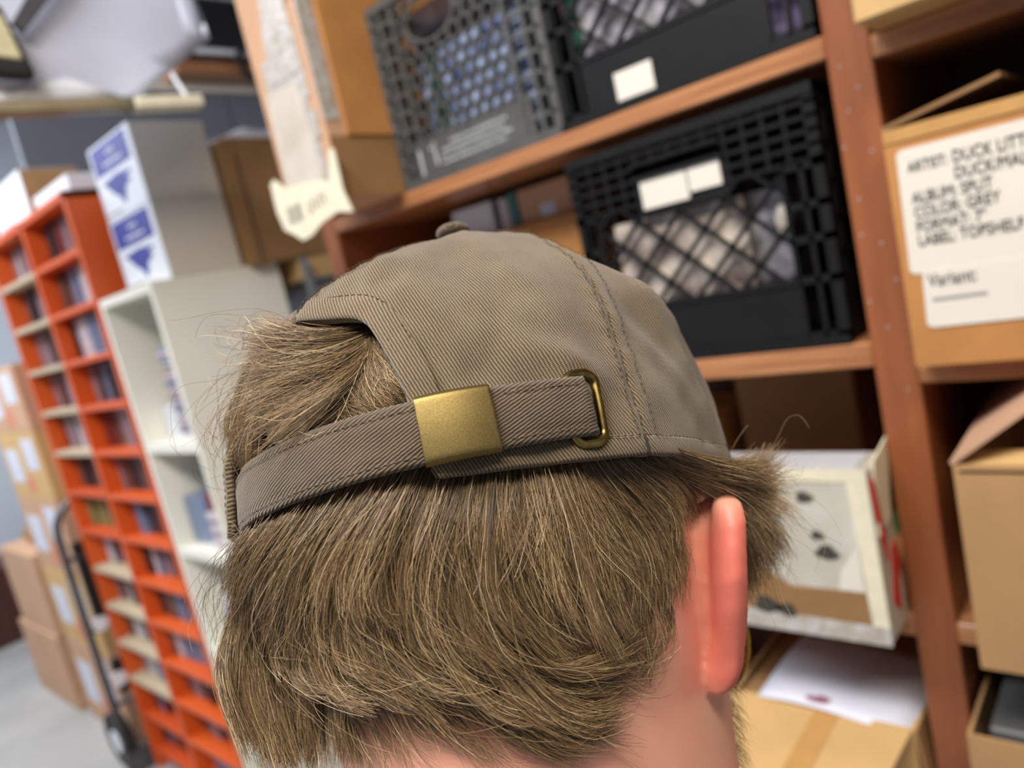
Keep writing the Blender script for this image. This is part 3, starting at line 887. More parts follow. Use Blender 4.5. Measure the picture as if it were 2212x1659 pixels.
# hand truck
t = thing('hand_truck', (-3.24, 0.98, 0), 'dark grey tubular hand truck standing against the orange case', 'hand truck')
hx = -3.235
path = [(hx, 0.785, 0.10), (hx, 0.785, 0.6), (hx, 0.79, 1.02)] + [(hx, 0.79 + 0.10 * (1 - math.cos(a)), 1.02 + 0.12 * math.sin(a)) for a in [PI / 8 * k for k in range(1, 5)]]
path += [(hx, 1.04, 1.14)] + [(hx, 1.14 - 0.10 * (1 - math.sin(a)), 1.02 + 0.12 * math.cos(a) - 0.0) for a in []]
path += [(hx, 1.10, 1.13), (hx, 1.15, 1.08), (hx, 1.17, 1.0), (hx, 1.17, 0.6), (hx, 1.17, 0.10)]
MB().tube(path, 0.0145, 10).build('frame', M_dark_steel, t, smooth=True)
for z in (0.30, 0.62, 0.92):
    MB().tube([(hx, 0.785, z), (hx, 1.17, z)], 0.011, 8).build('crossbar', M_dark_steel, t, smooth=True)
bx('toe_plate', M_dark_steel, hx - 0.005, hx + 0.02, 0.76, 1.2, 0.0, 0.10, t)
for y in (0.80, 1.155):
    mb = MB()
    mb.tube([(hx - 0.10, y - 0.02, 0.12), (hx - 0.10, y + 0.02, 0.12)], 0.119, 20)
    w = mb.build('wheel', M_rubber, t)
    mb = MB()
    mb.tube([(hx - 0.10, y - 0.024, 0.12), (hx - 0.10, y + 0.024, 0.12)], 0.05, 16)
    mb.build('hub', M_mail_white, w)
bx('dark_strap', M_black, hx - 0.006, hx + 0.01, 0.82, 0.90, 0.66, 0.98, t)
bx('dark_strap', M_black, hx - 0.006, hx + 0.01, 0.82, 0.90, 0.34, 0.48, t)
o = MB().tube([(hx, 0.83, 0.64), (hx + 0.012, 0.83, 0.64)], 0.03, 12).build('knob', M_mail_white, t)
o = MB().tube([(hx, 0.83, 0.40), (hx + 0.012, 0.83, 0.40)], 0.032, 12).build('knob', M_mail_white, t)

# far dark rack by the left wall
o = bx('low_brown_shelf', M_wood_dark, -6.25, -5.75, 0.55, 1.5, 0.0, 0.5, None, 0.003)
tag(o, 'low dark brown shelf unit by the far pale wall', 'shelf')

# ------------------------------------------------------------------ grey partition with a brown wall shelf
t = thing('grey_partition', (-3.66, 2.0, 0), 'grey panelled partition behind the orange case', 'partition')
y = 1.22
for k in range(4):
    bx('panel', M_wall_grey, -3.70, -3.66 if k % 2 else -3.662, y + 0.004, y + 0.52, 0.0, 2.86, t, 0.002)
    y += 0.524
bx('cap_rail', M_mail_side, -3.71, -3.64, 1.22, 3.32, 2.86, 2.90, t)
t = thing('brown_wall_shelf', (-3.6, 2.4, 2.9), 'brown wooden shelf with white edge along the top of the grey partition', 'shelf')
bx('shelf_board', M_wood, -3.70, -3.50, 1.95, 3.30, 2.901, 2.96, t, 0.003)
bx('shelf_board', M_wood_dark, -3.70, -3.52, 1.95, 3.30, 2.96, 3.0, t, 0.003)
bx('white_edge', M_mail_white, -3.70, -3.50, 1.95, 3.30, 3.0, 3.03, t, 0.003)
o = MB()
o.hexa([(-3.69, 2.05, 3.031), (-3.50, 2.05, 3.031), (-3.50, 2.95, 3.031), (-3.69, 2.95, 3.031), (-3.67, 2.15, 3.30), (-3.53, 2.15, 3.30), (-3.53, 2.85, 3.30), (-3.67, 2.85, 3.30)])
o = o.build('equipment_case', M_black, None, 0.03, segs=2)
tag(o, 'black soft equipment case lying on the brown wall shelf', 'case')
ring = [(-3.46 + 0.0, 2.33 + 0.055 * math.cos(a), 2.955 + 0.075 * math.sin(a)) for a in [2 * PI * k / 20 for k in range(20)]]
o = MB().tube(ring, 0.017, 8, closed=True).build('cable_loop', M_rubber, None, smooth=True)
tag(o, 'black cable loop hanging in front of the brown wall shelf', 'cable')

# ------------------------------------------------------------------ hanging tray with white sheets, top left
M_glass_edge = mat('brown_green_edge', (150, 134, 104), 0.3, rgb2=(112, 108, 84), vscale=6)
t = thing('hanging_tray', (-1.6, 0.6, 2.1), 'white edged hanging tray under the large pale sheet', 'tray')
def rail_z(y):
    return 2.088 + (y - 0.1) * 0.0485, 2.105 + (y - 0.1) * 0.0606


for nm, ya, yb, mm in (('edge_rail', 0.1, 0.77, M_glass_edge), ('edge_cap', 0.77, 0.925, M_label_yellow)):
    (z0a, z1a), (z0b, z1b) = rail_z(ya), rail_z(yb)
    MB().hexa([(-1.62, ya, z0a), (-1.58, ya, z0a), (-1.58, yb, z0b), (-1.62, yb, z0b), (-1.62, ya, z1a), (-1.58, ya, z1a), (-1.58, yb, z1b), (-1.62, yb, z1b)]).build(nm, mm, t, 0.004)
MB().plate([(-1.66, 0.1, 2.104), (-1.62, 0.1, 2.104), (-1.62, 0.92, 2.15), (-1.66, 0.92, 2.15)], 0.004, (0, 0, 1)).build('tray_board', M_mail_white, t)
MB().tube([(-1.61, 0.905, 2.15), (-1.63, 0.89, 2.22), (-1.69, 0.86, 2.4), (-1.69, 0.86, 3.5)], 0.005, 8).build('hanger_rod', M_mail_white, t)
MB().tube([(-1.60, 0.2, 2.11), (-1.60, 0.2, 3.5)], 0.005, 8).build('hanger_rod', M_mail_white, t)


def sheet(name, label, m, x, outline, cat, fold):
    """a hanging sheet in the plane of constant x, slightly buckled; outline in (y, z)"""
    ys = [p[0] for p in outline]
    zs_ = [p[1] for p in outline]
    bm = bmesh.new()
    vs = [bm.verts.new((0, p[0], p[1])) for p in outline]
    bmesh.ops.triangulate(bm, faces=[bm.faces.new(vs)])
    for _ in range(5):
        long = [e for e in bm.edges if e.calc_length() > 0.06]
        bmesh.ops.subdivide_edges(bm, edges=long, cuts=1, use_grid_fill=True)
        bmesh.ops.triangulate(bm, faces=[f for f in bm.faces if len(f.verts) > 4])
    for v in bm.verts:
        v.co.x = x + fold * noise.noise(Vector((v.co.y * 4, v.co.z * 5, 2))) + 0.15 * fold * math.sin(v.co.z * 30 + v.co.y * 6)
    me = bpy.data.meshes.new(name)
    bm.to_mesh(me)
    bm.free()
    me.polygons.foreach_set('use_smooth', [True] * len(me.polygons))
    me.materials.append(m)
    o = bpy.data.objects.new(name, me)
    COL.objects.link(o)
    md = o.modifiers.new('t', 'SOLIDIFY')
    md.thickness = 0.002
    return tag(o, label, cat)


M_sheet = mat('pale_sheet', (214, 218, 234), 0.5, rgb2=(196, 200, 216), vscale=3)
sheet('poly_sheet', 'large pale grey sheet hanging above the tray at the upper corner', M_sheet, -1.635,
      [(0.2, 2.135), (0.5, 2.15), (0.81, 2.162), (0.91, 2.23), (1.015, 2.30), (0.95, 2.305), (0.955, 2.62), (0.2, 2.62)], 'sheet', 0.03)
sheet('paper_sheet', 'small bright white sheet curling up from the hanging tray', M_mail_white, -1.61, [(0.40, 2.135), (0.53, 2.175), (0.60, 2.172), (0.66, 2.188), (0.72, 2.168), (0.76, 2.152)], 'sheet', 0.008)
# dark handheld tool hanging in front of the sheet, with a pale yellow plate
t = thing('hanging_tool', (-1.58, 0.56, 2.17), 'dark grey hanging tool with pale yellow plate in front of the pale sheet', 'tool')
MB().hexa([(-1.60, 0.50, 2.175), (-1.56, 0.50, 2.175), (-1.56, 0.592, 2.172), (-1.60, 0.592, 2.172), (-1.60, 0.48, 2.33), (-1.56, 0.48, 2.33), (-1.56, 0.568, 2.30), (-1.60, 0.568, 2.30)]).build('body', M_rubber, t, 0.012, segs=2)
MB().hexa([(-1.562, 0.512, 2.205), (-1.556, 0.512, 2.205), (-1.556, 0.574, 2.20), (-1.562, 0.574, 2.20), (-1.562, 0.50, 2.29), (-1.556, 0.50, 2.29), (-1.556, 0.562, 2.28), (-1.562, 0.562, 2.28)]).build('plate', M_yellow_plate, t, 0.003)
MB().tube([(-1.58, 0.53, 2.31), (-1.58, 0.515, 2.42), (-1.58, 0.51, 3.5)], 0.010, 8).build('strap', M_dark_steel, t)
MB().plate([(-1.60, 0.585, 2.28), (-1.60, 0.60, 2.262), (-1.60, 0.70, 2.37), (-1.60, 0.86, 2.60), (-1.60, 0.84, 2.61)], 0.01, (1, 0, 0)).build('arm', M_dark_steel, t)

# ------------------------------------------------------------------ the person: head frame (x right, y forward, z up through the crown)
HM = Matrix(((0.958298, -0.165031, -0.233304, -0.20107), (0.23827, 0.912154, 0.333471, 0.193819), (0.157776, -0.375154, 0.913437, 1.530983), (0, 0, 0, 1)))
CA, CB, CH, CN, CMX, CYS = 0.0856, 0.1054, 0.1189, 3.5313, 0.8932, 0.007      # cap: half width, half length, height, profile


def HW(p):
    return HM @ Vector(p)


def hwn(P):
    """numpy (..,3) head-frame points to world"""
    R = np.array(HM.to_3x3())
    return np.asarray(P) @ R.T + np.array(HM.translation)


def cap_sc(z):
    w = min(max(z / CH, 0.0), 1.0)
    return max(0.0, 1 - w ** CN) ** (1 / CMX)


def dent(th, z):
    """soft dents and folds of the worn cotton, metres outward"""
    d = 0.0
    x, y = th * 0.088, z

    def g(cx, cy, sx, sy, rot, h):
        c, s = math.cos(rot), math.sin(rot)
        u, v = (x - cx) * c + (y - cy) * s, -(x - cx) * s + (y - cy) * c
        return h * math.exp(-(u / sx) ** 2 - (v / sy) ** 2)
    d += g(0.022, 0.072, 0.022, 0.006, 0.25, 0.0022)       # fold above the opening
    d += g(0.018, 0.083, 0.02, 0.006, 0.2, -0.0022)
    d += g(0.047, 0.088, 0.018, 0.010, 0.0, 0.0020)
    d += g(0.060, 0.062, 0.010, 0.018, 0.5, -0.0015)
    d += g(0.085, 0.0295, 0.010, 0.004, -0.5, 0.0022)      # bulge over the ring
    d += g(0.128, 0.055, 0.020, 0.005, -0.75, 0.0028)      # creases on the side panel
    d += g(0.122, 0.042, 0.020, 0.005, -0.75, -0.0026)
    d += g(0.140, 0.030, 0.020, 0.006, -0.9, 0.0020)
    d += g(0.127, 0.020, 0.020, 0.005, -0.8, -0.0018)
    d += g(0.140, 0.062, 0.022, 0.013, 0.0, 0.0042)
    d += g(0.150, 0.030, 0.020, 0.010, 0.0, -0.0016)
    d += g(0.085, 0.092, 0.02, 0.010, 0.0, 0.0018)
    d += 0.0024 * noise.noise(Vector((th * 3.1, z * 34, 1.7))) + 0.0009 * noise.noise(Vector((th * 9, z * 90, 4.2)))
    return d


SEAMS = (-0.03, 1.172, 2.20, 3.11, -1.23, -2.26)


def seamrise(th, z):
    r = 0.0
    for s in SEAMS:
        q = abs(th - s)
        q = min(q, 2 * PI - q) * 0.088 * max(0.25, cap_sc(z))
        r += 0.0008 * (1 / (1 + (q / 0.0048) ** 6)) - 0.0007 * math.exp(-(q / 0.0009) ** 2)
        r += 0.00035 * math.sin(z * 900 + th * 40) * math.exp(-(q / 0.006) ** 2)
    return r


def cap_pt(th, z, off=0.0, detail=True):
    sc = cap_sc(z)
    w = min(max(z / CH, 0), 1)
    n = Vector((math.sin(th) / CA, -math.cos(th) / CB, 0)).normalized()
    dz = 1e-3
    slope = (cap_sc(min(z + dz, CH)) - cap_sc(max(z - dz, 0))) / (2 * dz) if z < CH * 0.98 else -60
    n = Vector((n.x, n.y, -slope * 0.09)).normalized()
    d = off
    if detail:
        d += dent(th, z) + seamrise(th, z)
    return Vector((CA * math.sin(th) * sc, -CB * math.cos(th) * sc + CYS * w, z)) + n * d


def head_mesh_obj(name, verts, faces, m, parent, uvs=None, smooth=True, kind=None):
    """verts in the head frame -> object with world-scale coordinates parented to `parent`"""
    W = hwn(np.array([tuple(v) for v in verts]))
    mb = MB()
    mb.v = [tuple(p) for p in W]
    mb.f = list(faces)
    o = mb.build(name, m, parent, smooth=smooth)
    if uvs is not None:
        ul = o.data.uv_layers.new(name='fabric')
        li = np.empty(len(o.data.loops), dtype=np.int32)
        o.data.loops.foreach_get('vertex_index', li)
        ul.data.foreach_set('uv', np.array(uvs, dtype=np.float32)[li].ravel())
    if kind:
        o['kind'] = kind
    return o


# ---- materials of person and cap
def twill(name, c_hi, c_lo, ang, lam=0.00092, depth=0.0003):
    m = bpy.data.materials.new(name)
    m.use_nodes = True
    nt = m.node_tree
    L = nt.links.new
    b = nt.nodes['Principled BSDF']
    b.inputs['Roughness'].default_value = 0.85
    b.inputs['Specular IOR Level'].default_value = 0.2
    b.inputs['Sheen Weight'].default_value = 0.25
    b.inputs['Sheen Roughness'].default_value = 0.5
    uv = nt.nodes.new('ShaderNodeUVMap')
    uv.uv_map = 'fabric'
    nz = nt.nodes.new('ShaderNodeTexNoise')
    nz.inputs['Scale'].default_value = 700
    nz.inputs['Detail'].default_value = 3
    L(uv.outputs[0], nz.inputs['Vector'])
    dot = nt.nodes.new('ShaderNodeVectorMath')
    dot.operation = 'DOT_PRODUCT'
    L(uv.outputs[0], dot.inputs[0])
    dot.inputs[1].default_value = (math.sin(ang) * 2 * PI / lam, math.cos(ang) * 2 * PI / lam, 0)
    ad = nt.nodes.new('ShaderNodeMath')
    ad.operation = 'MULTIPLY_ADD'
    L(nz.outputs['Fac'], ad.inputs[0])
    ad.inputs[1].default_value = 3.2
    L(dot.outputs['Value'], ad.inputs[2])
    sn = nt.nodes.new('ShaderNodeMath')
    sn.operation = 'SINE'
    L(ad.outputs[0], sn.inputs[0])
    # threads crossing the wales
    d2 = nt.nodes.new('ShaderNodeVectorMath')
    d2.operation = 'DOT_PRODUCT'
    L(uv.outputs[0], d2.inputs[0])
    d2.inputs[1].default_value = (math.cos(ang) * 2 * PI / (lam * 0.55), -math.sin(ang) * 2 * PI / (lam * 0.55), 0)
    s2 = nt.nodes.new('ShaderNodeMath')
    s2.operation = 'SINE'
    L(d2.outputs['Value'], s2.inputs[0])
    mx = nt.nodes.new('ShaderNodeMath')
    mx.operation = 'MULTIPLY_ADD'
    L(s2.outputs[0], mx.inputs[0])
    mx.inputs[1].default_value = 0.22
    L(sn.outputs[0], mx.inputs[2])
    rp = nt.nodes.new('ShaderNodeMapRange')
    rp.inputs['From Min'].default_value = -1.1
    rp.inputs['From Max'].default_value = 1.1
    L(mx.outputs[0], rp.inputs['Value'])
    big = nt.nodes.new('ShaderNodeTexNoise')
    big.inputs['Scale'].default_value = 60
    L(uv.outputs[0], big.inputs['Vector'])
    f2 = nt.nodes.new('ShaderNodeMath')
    f2.operation = 'MULTIPLY_ADD'
    L(big.outputs['Fac'], f2.inputs[0])
    f2.inputs[1].default_value = 0.5
    f2.inputs[2].default_value = -0.25
    f3 = nt.nodes.new('ShaderNodeMath')
    f3.operation = 'ADD'
    f3.use_clamp = True
    L(rp.outputs[0], f3.inputs[0])
    L(f2.outputs[0], f3.inputs[1])
    mix = nt.nodes.new('ShaderNodeMix')
    mix.data_type = 'RGBA'
    mix.inputs['A'].default_value = lin(c_lo)
    mix.inputs['B'].default_value = lin(c_hi)
    L(f3.outputs[0], mix.inputs['Factor'])
    L(mix.outputs['Result'], b.inputs['Base Color'])
    bp = nt.nodes.new('ShaderNodeBump')
    bp.inputs['Strength'].default_value = 0.8
    bp.inputs['Distance'].default_value = depth
    L(rp.outputs[0], bp.inputs['Height'])
    L(bp.outputs[0], b.inputs['Normal'])
    return m


M_twill = twill('cap_twill', (143, 125, 98), (62, 52, 40), math.radians(64))
M_twill_strap = twill('strap_twill', (124, 107, 87), (60, 50, 40), math.radians(-28))
M_twill_in = mat('cap_lining', (70, 60, 48), 0.9)
M_stitch = mat('brown_thread', (84, 70, 46), 0.85)
M_stitch2 = mat('strap_thread', (100, 86, 70), 0.85)
M_brass = mat('antique_brass', (138, 121, 78), 0.5, metal=1.0, rgb2=(120, 104, 64), vscale=2200, bump=0.02, bscale=2600, detail=8.0)
M_brass2 = mat('ring_brass', (150, 130, 78), 0.28, metal=1.0, rgb2=(118, 100, 56), vscale=300)

# ---- the cap: six sewn panels
cap = thing('baseball_cap', HW((0, 0, 0)), 'olive tan cotton cap with brass slide buckle, worn by the person', 'cap')
cap_arc = [0.0]
for i in range(240):
    za, zb = CH * i / 240, CH * (i + 1) / 240
    cap_arc.append(cap_arc[-1] + math.hypot(zb - za, 0.095 * (cap_sc(zb) - cap_sc(za))))


def arcz(z):
    f = min(max(z / CH, 0), 1) * 240
    i = min(int(f), 239)
    return cap_arc[i] + (cap_arc[i + 1] - cap_arc[i]) * (f - i)


# opening outline on the right half (angle, height), mirrored about the back seam for the left half
HOLE = [(-0.03, 0.0580), (0.108, 0.0549), (0.216, 0.0532), (0.285, 0.0517), (0.318, 0.0492), (0.333, 0.0475), (0.393, 0.0379), (0.4346, 0.0287), (0.461, 0.0203),
        (0.477, 0.0123), (0.496, 0.0062), (0.501, 0.0026), (0.512, 0.0006), (0.530, 0.0)]


def panel(ta, tb, lower, name='crown_panel', nc=120, nr=60):
    # lower boundary resampled by length
    P = [Vector((a * 0.09, z)) for a, z in lower]
    L = [0.0]
    for i in range(1, len(P)):
        L.append(L[-1] + (P[i] - P[i - 1]).length)
    vs, uvs, fs = [], [], []
    tm = (ta + tb) / 2
    for c in range(nc + 1):
        q = L[-1] * c / nc
        i = 0
        while i < len(L) - 2 and L[i + 1] < q:
            i += 1
        k = (q - L[i]) / max(1e-9, L[i + 1] - L[i])
        a0 = lower[i][0] + (lower[i + 1][0] - lower[i][0]) * k
        z0 = lower[i][1] + (lower[i + 1][1] - lower[i][1]) * k
        au = ta + (tb - ta) * c / nc
        for r in range(nr + 1):
            t = r / nr
            tt = math.sin(t * PI / 2)
            z = z0 + (CH - 0.0004 - z0) * tt
            a = a0 + (au - a0) * t
            vs.append(cap_pt(a, z))
            uvs.append(((a - tm) * 0.092 * (0.25 + 0.75 * cap_sc(z)), arcz(z)))
    n = nr + 1
    for c in range(nc):
        for r in range(nr):
            fs.append((c * n + r, (c + 1) * n + r, (c + 1) * n + r + 1, c * n + r + 1))
    o = head_mesh_obj(name, vs, fs, M_twill, cap, uvs)
    o.data.materials.append(M_twill_in)
    md = o.modifiers.new('cloth', 'SOLIDIFY')
    md.thickness = 0.0016
    md.offset = -1.0
    return o


rightlow = HOLE + [(0.6 + 0.0815 * k, 0.0) for k in range(8)]
rightlow[-1] = (1.172, 0.0)
panel(-0.03, 1.172, rightlow, nc=170, nr=80)
leftlow = [(-1.23, 0.0)] + [(-1.13 + 0.075 * k, 0.0) for k in range(7)] + [(-0.06 - a, z) for a, z in reversed(HOLE)]
panel(-1.23, -0.03, leftlow, nc=120, nr=60)
panel(1.172, 2.20, [(1.172, 0.0), (2.20, 0.0)], nc=90)
panel(2.20, 3.11, [(2.20, 0.0), (3.11, 0.0)], nc=50, nr=40)
panel(3.11, 2 * PI - 2.26, [(3.11, 0.0), (2 * PI - 2.26, 0.0)], nc=50, nr=40)
panel(-2.26, -1.23, [(-2.26, 0.0), (-1.23, 0.0)], nc=50, nr=40)


# folded hems around the opening and the rim: slim padded strips following the edge
def strip(name, path, width, thick, m, base=0.0003, n=5, shrink=0.0):
    """path in (angle, height); the strip lies to the left of the walking direction"""
    pts = [cap_pt(a, z, base) for a, z in path]
    vs, fs, uvs = [], [], []
    s = 0.0
    prof = [(0.0, -0.0012), (-0.0003, thick * 0.6), (width * 0.12, thick), (width * 0.8, thick * 0.75), (width, 0.0)]
    for i, p in enumerate(pts):
        t = (pts[min(i + 1, len(pts) - 1)] - pts[max(i - 1, 0)]).normalized()
        a, z = path[i]
        nr = (cap_pt(a, z, 0.002, False) - cap_pt(a, z, 0.0, False)).normalized()
        sd = nr.cross(t).normalized()
        if i:
            s += (pts[i] - pts[i - 1]).length
        qa, qb = path[max(i - 1, 0)], path[min(i + 1, len(path) - 1)]
        ta, tz = (qb[0] - qa[0]) * 0.09, qb[1] - qa[1]
        ql = math.hypot(ta, tz) or 1.0
        ta, tz = ta / ql, tz / ql
        tm = 0.571 if -0.03 <= a < 1.172 else (1.686 if a >= 1.172 else -0.63)
        for (u, h) in prof:
            vs.append(p + sd * u + nr * (h + 0.0002 * noise.noise(Vector((s * 300, u * 300, 0)))))
            uvs.append(((a - tz * u / 0.09 - tm) * 0.092 * (0.25 + 0.75 * cap_sc(z)), arcz(z) + ta * u))
    k = len(prof)
    for i in range(len(pts) - 1):
        for j in range(k - 1):
            fs.append((i * k + j, (i + 1) * k + j, (i + 1) * k + j + 1, i * k + j + 1))
    return head_mesh_obj(name, vs, fs, m, cap, uvs)


def dens(path, step=0.0012):
    out = []
    for (a0, z0), (a1, z1) in zip(path[:-1], path[1:]):
        k = max(1, int(math.hypot((a1 - a0) * 0.09, z1 - z0) / step))
        out += [(a0 + (a1 - a0) * q / k, z0 + (z1 - z0) * q / k) for q in range(k)]
    return out + [path[-1]]


def smooth_path(path, it=6):
    p = list(path)
    for _ in range(it):
        p = [p[0]] + [((p[i - 1][0] + 2 * p[i][0] + p[i + 1][0]) / 4, (p[i - 1][1] + 2 * p[i][1] + p[i + 1][1]) / 4) for i in range(1, len(p) - 1)] + [p[-1]]
    return p


M_twill_hem = twill('hem_twill', (143, 125, 98), (62, 52, 40), math.radians(64))
hole_r = smooth_path(dens(HOLE), 8)
strip('opening_hem', hole_r, 0.0085, 0.0011, M_twill_hem)
hole_l = [(-0.06 - a, z) for a, z in hole_r]
strip('opening_hem', list(reversed(hole_l)), 0.0085, 0.0011, M_twill_hem)
rim = dens([(0.52, 0.0003), (1.2, 0.0003), (2.2, 0.0003), (3.3, 0.0003), (4.5, 0.0003), (2 * PI - 0.58, 0.0003)], 0.002)
strip('rim_hem', rim, 0.0062, 0.0011, M_twill_hem)


# ---- stitching: rows of short dark threads
def stitches(name, path, pitch=0.0024, length=0.0017, r=0.00021, off=0.0008, hemfac=0.0):
    P = [cap_pt(a, z, off) for a, z in dens(path, 0.0008)]
    mb = MB()
    acc, i = 0.0, 0
    seg = []
    cum = [0.0]
    for k in range(1, len(P)):
        cum.append(cum[-1] + (P[k] - P[k - 1]).length)

    def at(s):
        k = np.searchsorted(cum, s)
        k = min(max(int(k), 1), len(P) - 1)
        f = (s - cum[k - 1]) / max(1e-9, cum[k] - cum[k - 1])
        return P[k - 1].lerp(P[k], f)
    s = 0.0
    while s + length < cum[-1]:
        a, b = at(s), at(s + length)
        j = Vector((noise.noise(a * 900), noise.noise(a * 900 + Vector((5, 5, 5))), 0)) * 0.0002
        mb.tube([HW(a + j), HW((a + b) / 2 + j), HW(b + j)], [r * 0.6, r, r * 0.6], 6)
        s += pitch
    o = mb.build(name, M_stitch, cap, smooth=True)
    o['kind'] = 'stuff'
    return o


def inset(path, d):
    """shift an opening outline outward over the panel by d metres"""
    out = []
    for i, (a, z) in enumerate(path):
        a0, z0 = path[max(i - 2, 0)]
        a1, z1 = path[min(i + 2, len(path) - 1)]
        tx, tz = (a1 - a0) * 0.09, z1 - z0
        l = math.hypot(tx, tz) or 1
        out.append((a - tz / l * d / 0.09, z + tx / l * d))
    return out


stitches('stitching', inset(hole_r, 0.0022)[:-4], off=0.0012)
stitches('stitching', inset(hole_r, 0.0078)[:-4], off=0.0009)
stitches('stitching', [(-0.06 - a, z) for a, z in inset(hole_r, 0.0022)[:-4]], off=0.0012)
for s in (1.172, -0.03, -1.23):
    for d in (-0.0032, 0.0034):
        z0 = 0.0055 if s != -0.03 else 0.061
        pts = []
        for k in range(30):
            z = z0 + (0.108 - z0) * k / 29
            pts.append((s + d / (0.088 * max(0.2, cap_sc(z))), z))
        stitches('stitching', pts)
stitches('stitching', [(0.56, 0.0058), (1.2, 0.0058), (2.0, 0.0058)], off=0.0014)

# rim sweatband edge inside and the visor at the front
vis_v, vis_f = [], []
for i in range(25):
    th = PI - 1.0 + 2.0 * i / 24
    for j in range(9):
        q = j / 8
        bx_, by_ = CA * math.sin(th), -CB * math.cos(th)
        ext = 0.066 * math.cos((th - PI) / 1.0 * PI / 2) ** 0.6 * q
        vis_v.append((bx_ * (1 + 0.05 * q), by_ + ext, 0.001 - 0.012 * q * q - 1.6 * bx_ * bx_))
vis_f = [(i * 9 + j, (i + 1) * 9 + j, (i + 1) * 9 + j + 1, i * 9 + j + 1) for i in range(24) for j in range(8)]
o = head_mesh_obj('visor', vis_v, vis_f, M_twill, cap, [(v[0], v[1]) for v in vis_v])
md = o.modifiers.new('t', 'SOLIDIFY')
md.thickness = 0.003
# button at the crown
bt_v, bt_f = [], []
for i in range(9):
    for j in range(20):
        a, ph = PI * i / 8, 2 * PI * j / 20
        bt_v.append((0.0075 * math.sin(a) * math.cos(ph), CYS - 0.010 + 0.0075 * math.sin(a) * math.sin(ph), CH + 0.0002 + 0.0034 * math.cos(a)))
bt_f = [(i * 20 + j, (i + 1) * 20 + j, (i + 1) * 20 + (j + 1) % 20, i * 20 + (j + 1) % 20) for i in range(8) for j in range(20)]
head_mesh_obj('button', bt_v, bt_f, M_twill_strap, cap, [(v[0], v[1]) for v in bt_v])


# ---- strap, buckle, ring
def arc_angle(s):
    """angle on the rim ellipse at arc length s from the centre of the back"""
    th, acc, st = 0.0, 0.0, 0.002
    sg = 1 if s >= 0 else -1
    while acc < abs(s):
        acc += math.hypot(CA * math.cos(th), CB * math.sin(th)) * st
        th += st
    return sg * th


def strap_mid(s):
    """offset and edges of the strap along the back (arc length s)"""
    k = (s + 0.03) / 0.12
    zt, zb = 0.0169 + 0.0068 * k, -0.0012 + 0.0076 * k
    if s < -0.02:
        off = 0.0004 - (-0.02 - s) / 0.03 * 0.0040
    elif s < 0.035:
        off = 0.0004 + (s + 0.02) / 0.055 * 0.0032
    else:
        off = 0.0036
    return zt, zb, off


def strap_pt(s, f, extra=0.0):
    zt, zb, off = strap_mid(s)
    z = zb + (zt - zb) * f
    a = arc_angle(s)
    nrm = Vector((math.sin(a) / CA, -math.cos(a) / CB, 0)).normalized()
    p = Vector((CA * math.sin(a), -CB * math.cos(a), z))
    bow = 0.0004 * math.sin(f * PI)
    return p + nrm * (off + extra + bow)


NS, NF = 130, 13
sv, sf, suv = [], [], []
S0, S1 = -0.052, 0.0893
for i in range(NS + 1):
    s = S0 + (S1 - S0) * i / NS
    for j in range(NF + 1):
        f = j / NF
        e = 0.0
        d = min(f, 1 - f)
        e -= 0.0007 * math.exp(-(d / 0.03) ** 2)
        e -= 0.00045 * math.exp(-((d - 0.14) / 0.03) ** 2)
        e += 0.0003 * noise.noise(Vector((s * 160, f * 3, 2)))
        s2 = s + (0.0018 * (1 - f) if i == NS else 0)
        sv.append(strap_pt(s2, f + 0.006 * noise.noise(Vector((s * 120, 0, f))), e))
        suv.append((s, f * 0.0185))
sf = [(i * (NF + 1) + j, (i + 1) * (NF + 1) + j, (i + 1) * (NF + 1) + j + 1, i * (NF + 1) + j + 1) for i in range(NS) for j in range(NF)]
strap = head_mesh_obj('strap', sv, sf, M_twill_strap, cap, suv)
md = strap.modifiers.new('t', 'SOLIDIFY')
md.thickness = 0.0018
md.offset = -1.0
for f in (0.14, 0.86):
    mb = MB()
    s = -0.045
    while s < 0.087:
        if not 0.0405 < s < 0.063:
            a, b, c = strap_pt(s, f, -0.0001), strap_pt(s + 0.0009, f, 0.0002), strap_pt(s + 0.0018, f, -0.0001)
            mb.tube([HW(a), HW(b), HW(c)], [0.00008, 0.00014, 0.00008], 5)
        s += 0.0025
    o = mb.build('strap_stitching', M_stitch2, strap, smooth=True)
    o['kind'] = 'stuff'
# brass slide buckle: bowed plate wrapped over the strap's edges
bv, bf = [], []
NB, NFB = 24, 16
for i in range(NB + 1):
    q = i / NB
    s = 0.0424 + 0.0193 * q
    for j in range(NFB + 1):
        f = -0.05 + 1.10 * j / NFB
        d = min(f + 0.05, 1.05 - f) * 0.0185
        e = 0.0016 + 0.0008 * math.sin(q * PI) - 0.0016 * math.exp(-(d / 0.0007) ** 2)
        shift = 0.0008 * (0.5 - f) * 2
        bv.append(strap_pt(s + shift * 0.6, f, e))
bf = [(i * (NFB + 1) + j, (i + 1) * (NFB + 1) + j, (i + 1) * (NFB + 1) + j + 1, i * (NFB + 1) + j + 1) for i in range(NB) for j in range(NFB)]
bk = head_mesh_obj('slide_buckle', bv, bf, M_brass, cap)
md = bk.modifiers.new('t', 'SOLIDIFY')
md.thickness = 0.0013
md.offset = -1.0
md = bk.modifiers.new('b', 'BEVEL')
md.width = 0.0003
md.segments = 2
md.limit_method = 'ANGLE'
